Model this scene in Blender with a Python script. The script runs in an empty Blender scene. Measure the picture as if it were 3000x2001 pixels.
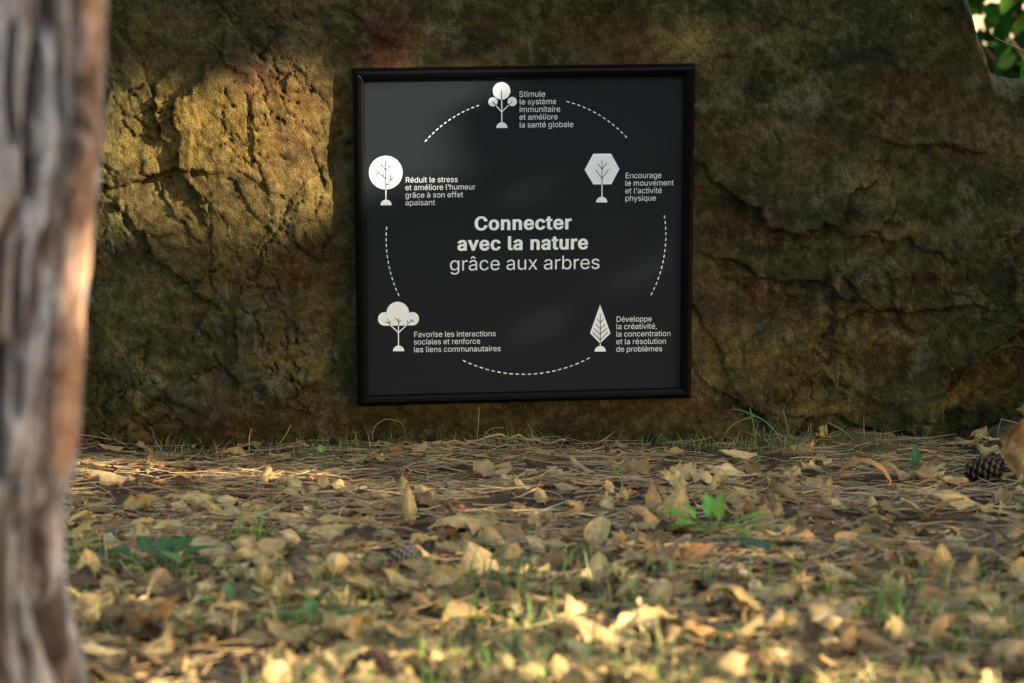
import bpy, math, random
import numpy as np
from mathutils import Vector, Matrix
from mathutils.geometry import delaunay_2d_cdt

# ------------------------------------------------------------------ camera, sky, sun, exposure
scene = bpy.context.scene
COL = scene.collection
FPX, CXP, CYP = 8125.0, 1500.0, 1000.5           # focal length in photo pixels, image centre
PITCH = math.radians(5.906)
CAM = np.array([0.0, -5.0, 0.70])
cd = bpy.data.cameras.new("camera")
cam = bpy.data.objects.new("camera", cd); COL.objects.link(cam)
cam.location = CAM
cam.rotation_euler = (math.radians(90) - PITCH, 0, 0)
cd.sensor_width = 36.0; cd.lens = 36.0 * FPX / 3000.0
cd.clip_start = 0.05; cd.clip_end = 2000
cd.dof.use_dof = True; cd.dof.focus_distance = 4.96; cd.dof.aperture_fstop = 4.6
scene.camera = cam

SUN = np.array([0.84, -0.42, 0.27]); SUN = SUN / np.linalg.norm(SUN)     # towards the sun
elev = math.asin(SUN[2]); azim = math.atan2(SUN[0], SUN[1])
world = bpy.data.worlds.new("World"); scene.world = world; world.use_nodes = True
wn = world.node_tree.nodes; wl = world.node_tree.links
sky = wn.new("ShaderNodeTexSky"); sky.sky_type = 'NISHITA'; sky.sun_disc = False
sky.sun_elevation = elev; sky.sun_rotation = azim; sky.dust_density = 1.5
warm = wn.new("ShaderNodeMix"); warm.data_type = 'RGBA'; warm.blend_type = 'MULTIPLY'; warm.inputs[0].default_value = 1.0
warm.inputs[7].default_value = (1.0, .845, .66, 1)      # the photograph is balanced for open shade
wl.new(sky.outputs[0], warm.inputs[6]); wl.new(warm.outputs[2], wn["Background"].inputs[0]); wn["Background"].inputs[1].default_value = 0.15
sd = bpy.data.lights.new("sun", 'SUN'); sd.energy = 3.0; sd.angle = math.radians(0.5); sd.color = (1.0, 0.80, 0.54)
sun = bpy.data.objects.new("sun", sd); COL.objects.link(sun)
sun.rotation_euler = Vector(tuple(-SUN)).to_track_quat('-Z', 'Y').to_euler()
scene.view_settings.view_transform = 'Standard'; scene.view_settings.look = 'None'
scene.view_settings.exposure = 2.62; scene.view_settings.gamma = 1.0
scene.view_settings.use_curve_mapping = False
scene.render.engine = 'CYCLES'
scene.cycles.use_denoising = True; scene.cycles.denoising_prefilter = 'NONE'
scene.cycles.sample_clamp_indirect = 3.0; scene.cycles.max_bounces = 6; scene.cycles.diffuse_bounces = 3; scene.cycles.transparent_max_bounces = 4

rng = np.random.default_rng(7)
R = random.Random(11)

# ------------------------------------------------------------------ helpers
FW = np.array([0, math.cos(PITCH), -math.sin(PITCH)]); RT = np.array([1.0, 0, 0]); UP = np.cross(RT, FW)
DS = 3000 / 2351.0                                # survey of the photograph was made at 2351 px wide
def ray(dx, dy):
    return FW + RT * (dx * DS - CXP) / FPX - UP * (dy * DS - CYP) / FPX
def ground_at(dx, dy, z=0.0):
    d = ray(dx, dy); t = (z - CAM[2]) / d[2]; return CAM + d * t
def plane_at(dx, dy, p, n):
    d = ray(dx, dy); t = np.dot(np.asarray(p) - CAM, n) / np.dot(d, n); return CAM + d * t
def depth_at(dx, dy, y):
    d = ray(dx, dy); return CAM + d * ((y - CAM[1]) / d[1])
def screen(p):
    d = np.asarray(p) - CAM; z = d @ FW
    return (CXP + FPX * (d @ RT) / z) / DS, (CYP - FPX * (d @ UP) / z) / DS

def h2(ix, iy, seed):
    n = (ix.astype(np.int64) * 374761393 + iy.astype(np.int64) * 668265263 + seed * 1442695041) & 0x7fffffff
    n = ((n ^ (n >> 13)) * 1274126177) & 0x7fffffff
    n = ((n ^ (n >> 15)) * 2246822519) & 0x7fffffff
    return (n ^ (n >> 14)) / float(0x7fffffff)
def perlin(x, y, seed=0):
    ix = np.floor(x); iy = np.floor(y); fx = x - ix; fy = y - iy
    u = fx * fx * fx * (fx * (fx * 6 - 15) + 10); v = fy * fy * fy * (fy * (fy * 6 - 15) + 10)
    def g(a, b):
        t = h2(ix + a, iy + b, seed) * 6.28318
        return np.cos(t) * (fx - a) + np.sin(t) * (fy - b)
    n0 = g(0, 0) * (1 - u) + g(1, 0) * u; n1 = g(0, 1) * (1 - u) + g(1, 1) * u
    return (n0 * (1 - v) + n1 * v) * 1.5
def fbm(x, y, seed=0, oct=5, gain=0.5):
    s = 0; a = 1; f = 1
    for i in range(oct):
        s = s + a * perlin(x * f + 17.3 * i, y * f - 9.1 * i, seed + i); a *= gain; f *= 2.03
    return s
def sstep(a, b, x):
    t = np.clip((x - a) / (b - a), 0, 1); return t * t * (3 - 2 * t)
def chips(x, z, s, seed, tilt=0.5, off=0.4, aspect=1.0):
    """broken flakes: a tilted facet per cell, steps at the borders (unit: cell size s)"""
    X = x / s; Z = z / (s * aspect)
    ix = np.floor(X); iz = np.floor(Z); best = np.full(X.shape, 1e9); h = np.zeros(X.shape)
    second = np.full(X.shape, 1e9)
    for a in (-1, 0, 1):
        for b in (-1, 0, 1):
            cx = ix + a; cz = iz + b
            px = cx + h2(cx, cz, seed); pz = cz + h2(cx, cz, seed + 1)
            d = (X - px) ** 2 + (Z - pz) ** 2
            hh = ((X - px) * (h2(cx, cz, seed + 2) - .5) + (Z - pz) * (h2(cx, cz, seed + 3) - .5)) * 2 * tilt + (h2(cx, cz, seed + 4) - .5) * 2 * off
            m = d < best
            second = np.where(m, best, np.minimum(second, d)); h = np.where(m, hh, h); best = np.where(m, d, best)
    return h * s, np.sqrt(second) - np.sqrt(best)

def mesh_obj(name, V, F, mat=None, parent=None, col=None, smooth=False, luv=None):
    me = bpy.data.meshes.new(name)
    V = np.asarray(V, dtype=np.float32)
    if isinstance(F, np.ndarray):
        n = F.shape[1]
        me.vertices.add(len(V)); me.vertices.foreach_set("co", V.ravel())
        me.loops.add(F.size); me.loops.foreach_set("vertex_index", F.ravel().astype(np.int32))
        me.polygons.add(len(F)); me.polygons.foreach_set("loop_start", np.arange(0, F.size, n, dtype=np.int32))
        me.update(calc_edges=True); me.validate()
    else:
        me.from_pydata([tuple(v) for v in V], [], F)
    if col is not None:
        a = me.color_attributes.new("Col", 'FLOAT_COLOR', 'POINT')
        c = np.ones((len(V), 4), dtype=np.float32); c[:, :3] = np.clip(col, 0, 1); a.data.foreach_set("color", c.ravel())
    if smooth: me.polygons.foreach_set("use_smooth", np.ones(len(me.polygons), dtype=bool))
    if mat: me.materials.append(mat)
    o = bpy.data.objects.new(name, me); COL.objects.link(o)
    if parent: o.parent = parent
    return o
def empty(name, loc=(0, 0, 0), rot=(0, 0, 0)):
    o = bpy.data.objects.new(name, None); o.location = loc; o.rotation_euler = rot; COL.objects.link(o)
    o.empty_display_size = 0.05; return o
def tag(o, label=None, cat=None, group=None, kind=None):
    if label: o["label"] = label
    if cat: o["category"] = cat
    if group: o["group"] = group
    if kind: o["kind"] = kind
    return o
def gridfaces(nu, nv):
    i = np.arange(nu - 1)[:, None] * nv + np.arange(nv - 1)[None, :]
    return np.stack([i, i + 1, i + nv + 1, i + nv], -1).reshape(-1, 4)

def material(name, base=(.5, .5, .5), rough=.8, attr=False, noise=0.0, nscale=200, bump=0.0, bscale=300, bdist=.001,
             spec=.5, translucent=0.0, stretch=None, bdetail=6):
    m = bpy.data.materials.new(name); m.use_nodes = True; n = m.node_tree.nodes; l = m.node_tree.links
    b = n["Principled BSDF"]; b.inputs["Base Color"].default_value = (*base, 1); b.inputs["Roughness"].default_value = rough
    b.inputs["Specular IOR Level"].default_value = spec
    src = None
    if attr:
        a = n.new("ShaderNodeAttribute"); a.attribute_name = "Col"; src = a.outputs["Color"]
    tc = n.new("ShaderNodeTexCoord"); vec = tc.outputs["Object"]
    if stretch:
        mp = n.new("ShaderNodeMapping"); mp.inputs["Scale"].default_value = stretch; l.new(vec, mp.inputs["Vector"]); vec = mp.outputs[0]
    if noise:
        t = n.new("ShaderNodeTexNoise"); t.inputs["Scale"].default_value = nscale; t.inputs["Detail"].default_value = 6; t.inputs["Roughness"].default_value = .7
        l.new(vec, t.inputs["Vector"])
        mr = n.new("ShaderNodeMapRange"); mr.inputs["From Min"].default_value = .3; mr.inputs["From Max"].default_value = .7
        mr.inputs["To Min"].default_value = 1 - noise; mr.inputs["To Max"].default_value = 1 + noise; l.new(t.outputs[0], mr.inputs[0])
        mx = n.new("ShaderNodeVectorMath"); mx.operation = 'SCALE'
        if src: l.new(src, mx.inputs[0])
        else: mx.inputs[0].default_value = base
        l.new(mr.outputs[0], mx.inputs["Scale"]); src = mx.outputs[0]
    if src: l.new(src, b.inputs["Base Color"])
    if bump:
        t = n.new("ShaderNodeTexNoise"); t.inputs["Scale"].default_value = bscale; t.inputs["Detail"].default_value = bdetail; t.inputs["Roughness"].default_value = .65
        l.new(vec, t.inputs["Vector"])
        bp = n.new("ShaderNodeBump"); bp.inputs["Strength"].default_value = bump; bp.inputs["Distance"].default_value = bdist
        l.new(t.outputs[0], bp.inputs["Height"]); l.new(bp.outputs[0], b.inputs["Normal"])
    if translucent:
        tr = n.new("ShaderNodeBsdfTranslucent")
        if src: l.new(src, tr.inputs["Color"])
        else: tr.inputs["Color"].default_value = (*base, 1)
        ms = n.new("ShaderNodeMixShader"); ms.inputs[0].default_value = translucent
        l.new(b.outputs[0], ms.inputs[1]); l.new(tr.outputs[0], ms.inputs[2]); l.new(ms.outputs[0], n["Material Output"].inputs["Surface"])
    return m

M_rock = material("sandstone", attr=True, rough=.92, noise=.65, nscale=420, bump=1.0, bscale=380, bdist=.006, spec=.15)
M_soil = material("soil", attr=True, rough=.97, noise=.45, nscale=220, bump=1.0, bscale=260, bdist=.004, spec=.1)
M_leaf = material("dry_leaf", attr=True, rough=.62, noise=.22, nscale=120, bump=.6, bscale=260, bdist=.0012, spec=.3, translucent=.18)
M_green = material("green_leaf", attr=True, rough=.42, noise=.15, nscale=90, bump=.3, bscale=200, bdist=.0008, spec=.5, translucent=.35)
M_needle = material("pine_needle", attr=True, rough=.55, noise=.2, nscale=150, spec=.35)
M_bark = material("pine_bark", attr=True, rough=.95, noise=.3, nscale=60, bump=.8, bscale=90, bdist=.004, spec=.1)
M_cone = material("cone_scale", attr=True, rough=.75, noise=.25, nscale=300, spec=.3)
M_frame = material("black_frame_metal", base=(.0012, .0015, .0024), rough=.36, bump=.15, bscale=500, bdist=.0003, spec=.09)
M_panel = material("charcoal_panel", base=(.0048, .0108, .0185), rough=.62, noise=.08, nscale=900, bump=.05, bscale=1500, bdist=.0001, spec=.20)
M_print = material("white_print", base=(.72, .84, .99), rough=.6, noise=.03, nscale=700, spec=.4)
M_crown = material("tree_foliage", attr=True, rough=.75, noise=.2, nscale=20, spec=.12, translucent=.35)
M_moss = material("moss", attr=True, rough=.95, noise=.4, nscale=500, spec=.1)

# ------------------------------------------------------------------ large structure: ground
def ground_h(x, y):
    x = np.asarray(x, float); y = np.asarray(y, float)
    h = .014 * fbm(x * 2.2, y * 2.2, 3, 3) + .006 * fbm(x * 11, y * 11, 9, 3)
    h = h * sstep(25, 6, np.hypot(x, y))
    mound = .006 * np.exp(-((x - .0) / .34) ** 2) * sstep(-.34, .0, y)
    mound += .018 * np.exp(-((x - .62) / .25) ** 2) * sstep(-.2, .0, y)
    mound += .050 * sstep(.80, 1.0, x) * sstep(-.34, -.08, y) * sstep(2.2, 1.2, x)
    mound += .016 * np.maximum(0, fbm(x * 7, x * 0 + 3, 44, 4) + .1) * sstep(-.16, -.01, y) + .007 * fbm(x * 40, y * 40, 46, 3) * sstep(-.2, -.03, y)
    mound -= .012 * sstep(-.30, .0, y)
    return h + mound * sstep(1.2, .3, y) - .004
def gh(x, y): return float(ground_h(np.array([x]), np.array([y]))[0])

gx = np.concatenate([-np.geomspace(300, 1.4, 45), np.arange(-1.3, 1.3, .006), np.geomspace(1.4, 300, 45)])
gy = np.concatenate([-3.2 - np.geomspace(200, .05, 30), np.arange(-3.2, .16, .006), .2 + np.geomspace(.05, 900, 60)])
GX, GY = np.meshgrid(gx, gy, indexing='ij')
GZ = ground_h(GX, GY)
exact_h = ground_h
tab_x0, tab_y0, tab_s = -1.5, -3.3, .008
TABLE = exact_h(*np.meshgrid(np.arange(-1.5, 1.5, tab_s), np.arange(-3.3, .3, tab_s), indexing='ij'))
def ground_h(x, y):                                # quick look-up of the same surface near the camera
    x = np.asarray(x, float); y = np.asarray(y, float)
    if x.size == 0 or np.min(x) < -1.48 or np.max(x) > 1.48 or np.min(y) < -3.28 or np.max(y) > .28: return exact_h(x, y)
    u = (x - tab_x0) / tab_s; v = (y - tab_y0) / tab_s; i = u.astype(int); j = v.astype(int); u = u - i; v = v - j
    return (TABLE[i, j] * (1 - u) + TABLE[i + 1, j] * u) * (1 - v) + (TABLE[i, j + 1] * (1 - u) + TABLE[i + 1, j + 1] * u) * v
clod, edge = chips(GX + .01 * fbm(GX * 30, GY * 30, 5, 2), GY, .022, 77, .5, .5)
fine = (np.abs(GX) < 1.35) & (GY > -3.25) & (GY < .2)
GZ = GZ + np.where(fine, .10 * clod + .0035 * fbm(GX * 60, GY * 60, 12, 4), 0)
n1 = fbm(GX * 7, GY * 7, 31, 5)[..., None]; n2 = fbm(GX * 60, GY * 60, 32, 3)[..., None]
gc = np.array([.060, .043, .030]) * (1 + .35 * n1 + .4 * n2)
gc = gc + np.array([.05, .035, .018]) * sstep(.1, .6, n1)
far = sstep(3, 12, np.abs(GY) + np.abs(GX))[..., None]
gc = gc * (1 - far) + np.array([.05, .075, .022]) * (1 + .5 * fbm(GX * .4, GY * .4, 2, 4)[..., None]) * far
ground = mesh_obj("ground", np.stack([GX, GY, GZ], -1).reshape(-1, 3), gridfaces(len(gx), len(gy)), M_soil, col=gc.reshape(-1, 3), smooth=True)
tag(ground, kind="structure")

# ------------------------------------------------------------------ the boulder
SIGN_C = np.array([.0232, -.035, .3759]); YAW, TILT, ROLL = .0949, .1184, -.01353
SR = np.array(Matrix.Rotation(YAW, 3, 'Z') @ Matrix.Rotation(TILT, 3, 'X') @ Matrix.Rotation(ROLL, 3, 'Y'))
SN = SR @ np.array([0, -1.0, 0])                  # the way the sign faces
ROCK_P = SIGN_C - SN * .017                        # the rock face is the sign's plane, 17 mm behind the panel
def rock_base_y(x, z):
    xs = .55 * np.tanh(x / .55 * .8) / .8
    xs = np.where(np.abs(x) < .34, x, np.sign(x) * (.34 + .30 * np.tanh((np.abs(x) - .34) / .30)))
    return ROCK_P[1] - (SN[0] * (xs - ROCK_P[0]) + SN[2] * (z - ROCK_P[2])) / SN[1]
def rock_pt(dx, dy): return plane_at(dx, dy, ROCK_P, SN)

def seg_side(X, Z, pts):
    """distance to a polyline and on which side of it (+ above / left of travel)"""
    best = np.full(X.shape, 1e9); side = np.zeros(X.shape)
    for (ax, az), (bx, bz) in zip(pts[:-1], pts[1:]):
        ux, uz = bx - ax, bz - az; L2 = ux * ux + uz * uz
        t = np.clip(((X - ax) * ux + (Z - az) * uz) / L2, 0, 1)
        d = np.hypot(X - ax - t * ux, Z - az - t * uz)
        s = np.sign(ux * (Z - az) - uz * (X - ax)); m = d < best
        side = np.where(m, s, side); best = np.where(m, d, best)
    return best, side
sx = [-2, -1.6, .5, .68, .775, .805, .817, .834, .852, .859, .871, .892, 1.5, 2.2]
sz = [1.15, 1.2, 1.16, 1.12, .95, .83, .800, .748, .708, .682, .656, .648, .632, .60]
rx = np.concatenate([np.arange(-1.35, 1.06, .0029), np.arange(1.065, 1.9, .02)])
nF = 330
ztop = np.interp(rx, sx, sz) + .006 * fbm(rx * 9, rx * 0, 4, 3) + .0018 * fbm(rx * 60, rx * 0, 8, 3)
v = np.linspace(0, 1, nF)
RX = np.repeat(rx[:, None], nF, 1); RZ = -.10 + v[None, :] * (ztop[:, None] + .10)
wx = RX + .020 * fbm(RX * 9, RZ * 9, 51, 4); wz = RZ + .020 * fbm(RX * 9, RZ * 9, 61, 4)
H = .022 * fbm(RX * 1.8, RZ * 2.2, 21, 3) + .007 * fbm(RX * 6, RZ * 7, 25, 3)
behind_sign = sstep(.42, .30, np.abs(RX - .02)) * sstep(.42, .30, np.abs(RZ - .38))
rough_l = sstep(-.05, -.40, RX) * sstep(.88, .62, RZ) + .55 * sstep(.30, .5, RX) * sstep(.55, .35, RZ) + .22
c1, e1 = chips(wx + .3 * wz, wz, .21, 101, .34, .10, 1.1)
c2, e2 = chips(wx - .2 * wz, wz, .085, 131, .55, .16, 1.2)
c3, e3 = chips(wx + .4 * wz, wz + .3 * wx, .034, 161, .60, .20, 1.1)
c4, e4 = chips(wx, wz, .014, 191, .6, .25)
patchy = sstep(-.15, .35, fbm(RX * 5, RZ * 5, 71, 3))
H += rough_l * (.24 * c1 + .36 * c2 * (.35 + .65 * patchy) + .20 * c3 * (.2 + .8 * patchy)) + .08 * c4 * (.4 + .6 * patchy)
H += .0019 * fbm(RX * 40, RZ * 40, 81, 4, .6) + +.0012 * fbm(RX * 130, RZ * 130, 85, 2)
H -= .006 * rough_l * sstep(.06, .0, e2) * patchy
crk = sstep(.10, .45, fbm(RX * 6, RZ * 6, 73, 3)); H -= .0055 * sstep(.05, 0, e3) * crk * (.3 + rough_l) + .003 * sstep(.022, 0, e1) * sstep(-.1, .4, fbm(RX * 4, RZ * 4, 75, 3))
def D(pts): return [(rock_pt(a, b)[0], rock_pt(a, b)[2]) for a, b in pts]
ledges = [  # polyline in the survey of the photograph, step height, fall-off; material left of travel / above stands proud
    ([(1690, 452), (1735, 480), (1770, 512), (1850, 528), (1945, 520), (1958, 495)], .028, .07),
    ([(2325, 800), (2192, 848), (2178, 900), (2162, 965), (2185, 1005)], -.055, .11),
    ([(1880, 765), (1980, 752), (2110, 770), (2180, 830)], -.012, .05),
    ([(2185, 700), (2080, 705), (1990, 712)], -.012, .05),
    ([(318, 290), (370, 330), (410, 395), (455, 440)], .012, .05),
    ([(300, 520), (345, 560), (385, 610), (430, 640), (478, 700)], .016, .06),
    ([(262, 455), (282, 530), (330, 600), (350, 680), (390, 740), (440, 775)], -.017, .05),
    ([(740, 300), (728, 360), (748, 420), (742, 470)], .016, .06),
    ([(690, 260), (720, 330), (728, 400)], -.010, .03),
    ([(570, 250), (580, 320), (600, 400)], .011, .03),
    ([(440, 300), (452, 370), (460, 440)], -.009, .03),
    ([(520, 480), (440, 520), (380, 545)], -.012, .04),
    ([(330, 395), (400, 470), (425, 540)], .012, .03),
    ([(1650, 590), (1760, 640), (1870, 648), (1960, 690)], .010, .05),
    ([(1900, 620), (1905, 700), (1925, 790)], .009, .03),
    ([(1600, 700), (1640, 780), (1665, 835)], .012, .04),
    ([(1960, 540), (2060, 560), (2160, 590)], .008, .04),
    ([(2040, 660), (2060, 700), (2090, 740)], .010, .03),
    ([(840, 60), (900, 110), (960, 120)], .008, .05),
    ([(1880, 965), (1990, 985), (2100, 975), (2170, 960)], .010, .05),
    ([(590, 720), (690, 740), (740, 800)], .008, .05),
    ([(300, 860), (318, 950), (345, 1000)], .010, .04),
    ([(2050, 330), (2150, 345), (2230, 330)], .006, .04),
]
for k, (pts, amp, w) in enumerate(ledges):
    d, s = seg_side(wx, wz, D(pts)); a = abs(amp) * (.36 if pts[0][0] < 780 else .85)
    proud = (s > 0) if amp > 0 else (s < 0)
    H += np.where(proud, a * np.exp(-(d / w) ** 1.3), -a * .35 * np.exp(-(d / (w * .7)) ** 1.3))
# the hollow at the lower right, the bulge left of the sign
q = rock_pt(2270, 930); H -= .050 * np.exp(-((RX - q[0]) / .085) ** 2 - ((RZ - q[2]) / .075) ** 2)
q = rock_pt(620, 420); H += .014 * np.exp(-((RX - q[0]) / .15) ** 2 - ((RZ - q[2]) / .12) ** 2)
q = rock_pt(795, 430); H -= .016 * np.exp(-((RX - q[0]) / .035) ** 2 - ((RZ - q[2]) / .20) ** 2)
H = H * (1 - behind_sign) + np.minimum(H, -.001) * .6 * behind_sign
H -= .030 * sstep(.10, -.06, RZ)
RY = rock_base_y(RX, RZ) - H
top = sstep(.955, 1.0, v)[None, :]
RY = RY + .045 * (1 - np.sqrt(1 - .98 * np.clip((v[None, :] - .955) / .045, 0, 1) ** 2))
RZ2 = RZ
# top and back of the boulder
rows_y = [.02, .05, .09, .14, .20, .28, .38, .48, .56, .60, .62]; rows_z = [.004, .008, .010, .008, .0, -.01, -.03, -.07, -.14, -.35, -5]
TY = []; TZ = []
for a, b in zip(rows_y, rows_z):
    TY.append(RY[:, -1] + a + .004 * fbm(rx * 14, rx * 0 + a * 30, 90, 3)); TZ.append(np.maximum(RZ[:, -1] + b + .004 * fbm(rx * 25, rx * 0 + a * 25, 91, 3), -.1))
AX = np.concatenate([RX, np.repeat(rx[:, None], len(TY), 1)], 1); AY = np.concatenate([RY, np.array(TY).T], 1); AZ = np.concatenate([RZ2, np.array(TZ).T], 1)
# colour of the stone: olive brown, with red, ochre, lichen and dark patches where the photograph has them
n_a = fbm(AX * 3.2, AZ * 3.2, 201, 5); n_b = fbm(AX * 14, AZ * 14, 211, 5, .6); n_c = fbm(AX * 45, AZ * 45, 221, 4, .7); n_d = fbm(AX * 5, AZ * 9, 231, 5, .6)
def mixc(c, col, m):
    m = np.clip(m, 0, 1)[..., None]; return c * (1 - m) + np.array(col) * m
rc = np.ones(AX.shape + (3,)) * np.array([.105, .080, .036])
rc = mixc(rc, (.062, .062, .026), sstep(-.25, .45, n_a + .3 * n_b + .3 * sstep(.3, .6, AX)))                 # green film of algae
rc = mixc(rc, (.035, .034, .022), sstep(.05, .6, n_d + .3 * n_c) * .8)              # dark weathering
rc = mixc(rc, (.150, .120, .050), sstep(.20, .75, -n_d + .35 * n_b) * .7)
rc = mixc(rc, (.135, .130, .095), sstep(.38, .8, n_b + .35 * n_c) * .45)            # grey lichen
colour_patches = [(600, 200, 80, 60, (.15, .045, .035), .9), (690, 250, 60, 70, (.15, .055, .030), .7), (640, 345, 50, 50, (.17, .05, .045), .75), (720, 390, 40, 40, (.2, .11, .06), .6), (630, 310, 40, 30, (.17, .055, .05), .6),
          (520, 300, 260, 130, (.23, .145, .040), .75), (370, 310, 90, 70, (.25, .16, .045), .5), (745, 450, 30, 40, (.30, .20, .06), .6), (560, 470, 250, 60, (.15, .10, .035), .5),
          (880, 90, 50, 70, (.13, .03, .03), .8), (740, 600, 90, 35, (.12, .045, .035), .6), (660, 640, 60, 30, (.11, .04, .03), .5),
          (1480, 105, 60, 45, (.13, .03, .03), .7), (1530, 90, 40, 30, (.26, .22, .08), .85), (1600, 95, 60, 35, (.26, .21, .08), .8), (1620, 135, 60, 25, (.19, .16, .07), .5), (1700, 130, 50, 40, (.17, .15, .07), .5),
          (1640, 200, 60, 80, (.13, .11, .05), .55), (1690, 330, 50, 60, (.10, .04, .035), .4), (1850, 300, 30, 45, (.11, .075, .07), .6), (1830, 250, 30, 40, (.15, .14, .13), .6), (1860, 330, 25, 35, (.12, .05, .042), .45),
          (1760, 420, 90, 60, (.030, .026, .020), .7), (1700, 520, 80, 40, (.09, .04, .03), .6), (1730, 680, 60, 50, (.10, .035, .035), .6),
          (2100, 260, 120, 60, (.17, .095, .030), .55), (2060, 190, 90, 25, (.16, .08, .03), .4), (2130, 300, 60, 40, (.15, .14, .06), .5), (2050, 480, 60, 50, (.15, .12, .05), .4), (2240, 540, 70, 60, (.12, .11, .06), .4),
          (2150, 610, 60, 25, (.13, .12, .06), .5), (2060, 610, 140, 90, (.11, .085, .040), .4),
          (500, 120, 260, 60, (.035, .028, .018), .6), (800, 500, 50, 300, (.035, .03, .022), .4), (400, 1000, 260, 40, (.10, .065, .035), .6), (1150, 950, 400, 30, (.085, .055, .035), .5), (700, 960, 160, 50, (.09, .06, .04), .5),  # includes a tall darker strip along the sign's left edge
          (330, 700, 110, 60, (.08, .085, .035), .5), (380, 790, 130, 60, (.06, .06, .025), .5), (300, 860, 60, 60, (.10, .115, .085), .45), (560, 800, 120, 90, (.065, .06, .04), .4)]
AXw = AX + .016 * fbm(AX * 18, AZ * 18, 241, 4); AZw = AZ + .016 * fbm(AX * 18, AZ * 18, 251, 4)
for (a, b, ra, rb, c_, m_) in colour_patches:
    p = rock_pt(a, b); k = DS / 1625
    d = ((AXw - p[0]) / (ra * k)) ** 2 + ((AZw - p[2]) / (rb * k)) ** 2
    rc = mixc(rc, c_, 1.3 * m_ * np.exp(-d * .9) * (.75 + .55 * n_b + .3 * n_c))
rc = rc * (.70 + .10 * n_b[..., None] + .34 * n_c[..., None]); rc = rc * (1 + .22 * fbm(AX * 140, AZ * 140, 261, 3)[..., None]); rc = mixc(rc, (.085, .085, .060), sstep(.1, .8, n_c + .2 * n_b) * .35)
rc *= (1 + .5 * (h2(np.floor(AX * 400), np.floor(AZ * 400), 5)[..., None] - .5))
rc[..., :] = np.clip(rc * np.array([.98, 1.06, .92]), .006, 1)
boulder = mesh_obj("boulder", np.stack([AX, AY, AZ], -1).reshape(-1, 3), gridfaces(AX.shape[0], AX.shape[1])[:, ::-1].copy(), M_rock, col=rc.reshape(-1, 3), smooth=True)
tag(boulder, "huge rough olive and rust stained sandstone boulder behind the black sign", "boulder")
def rock_y(x, z):
    i = int(np.clip(np.searchsorted(rx, x), 0, len(rx) - 1)); j = int(np.clip((z + .1) / (ztop[i] + .1) * (nF - 1), 0, nF - 1)); return float(RY[i, j])

# ------------------------------------------------------------------ pine trunk in front
def trunk_mesh(r0, z0, z1, nth, nz, lean, flare, seed, center):
    th = np.linspace(-math.pi, math.pi, nth, endpoint=False); zz = np.linspace(z0, z1, nz)
    T, Z = np.meshgrid(th, zz, indexing='ij')
    per = r0 * T
    # long bark plates, seamless enough at the back
    w1 = per + .018 * fbm(per * 12, Z * 6, seed, 3); 
    c, e = chips(w1, Z + .02 * fbm(per * 8, Z * 8, seed + 3, 3), .040, seed + 10, .30, .30, 7.5)
    c2_, e2_ = chips(w1 * 1.1, Z, .013, seed + 20, .5, .4, 3.5)
    gro = sstep(.26, .02, e) * sstep(-.35, .25, fbm(per * 20, Z * 5, seed + 40, 3))
    r = r0 * (1 + .05 * np.sin(T * 2 + 1) + .04 * np.sin(3 * T + Z * 2)) + .22 * c + .10 * c2_ - .016 * gro + .003 * fbm(per * 40, Z * 20, seed + 5, 4)
    r = r + flare * np.exp(-(Z - .0) / .10) * (1 + .35 * np.sin(4 * T + .8)) + .018 * np.maximum(0, 1 - Z / .5)
    return T, Z, r, gro, c, e
T, Z, rr, gro, cc, ee = trunk_mesh(.125, -.05, 2.6, 420, 520, 0, .045, 401, None)
# the deep furrow and the proud plate that runs down the right flank
fur = np.exp(-((T - (-.48 + .05 * np.sin(Z * 9))) / .085) ** 2) * sstep(.05, .2, Z) * sstep(.9, .55, Z)
rr = rr - .004 * fur
TX = -.4735 + .055 * (Z - .45) + .018 * np.exp(-((Z - .58) / .10) ** 2) + rr * np.sin(T + 0.0) ; TYy = -2.52 - rr * np.cos(T)
edge_y = [-300, 0, 300, 400, 600, 800, 1000, 1100, 1150, 1300, 1450, 1568, 1700, 1900]
edge_x = [262, 250, 240, 226, 212, 202, 186, 165, 152, 150, 166, 200, 235, 270]
want_p = [depth_at(a, b, -2.50) for a, b in zip(edge_x, edge_y)]
wz_ = np.array([p[2] for p in want_p])[::-1]; wx_ = np.array([p[0] for p in want_p])[::-1]
colz = Z[0]; have = TX.max(0); ker = np.ones(25) / 25; have = np.convolve(np.pad(have, 12, mode='edge'), ker, 'valid')
TX = TX + (np.interp(colz, wz_, wx_) - have)[None, :]
TD = np.stack([TX, TYy, Z], -1) - CAM; tz_ = TD @ FW; TSX = (CXP + FPX * (TD @ RT) / tz_) / DS; TSY = (CYP - FPX * (TD @ UP) / tz_) / DS
furrow = np.zeros(T.shape)
for pts, w_ in [([(118, -60), (110, 30), (82, 150), (76, 240), (66, 350), (70, 440)], 13), ([(196, -60), (200, 25), (190, 125), (200, 225), (187, 300), (172, 400), (166, 500), (155, 620), (145, 720), (137, 834), (132, 984), (116, 1080), (100, 1130), (86, 1260), (95, 1384), (130, 1500), (165, 1570), (190, 1640)], 17),
                ([(10, 800), (4, 960), (10, 1100)], 12), ([(52, 560), (40, 700), (50, 860), (44, 960)], 9), ([(100, 540), (112, 660), (95, 760)], 5), ([(40, 1100), (52, 1250), (45, 1400), (70, 1570)], 9), ([(30, 60), (22, 200), (36, 330)], 8), ([(150, 60), (140, 160), (150, 280)], 5)]:
    d_, _s = seg_side(TSX + 5 * fbm(T * 12, Z * 22, 505, 3), TSY, pts); furrow = np.maximum(furrow, np.exp(-(d_ / w_) ** 2) * (.6 if w_ < 8 else 1))
front = (np.cos(T) > -.1)
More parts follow.
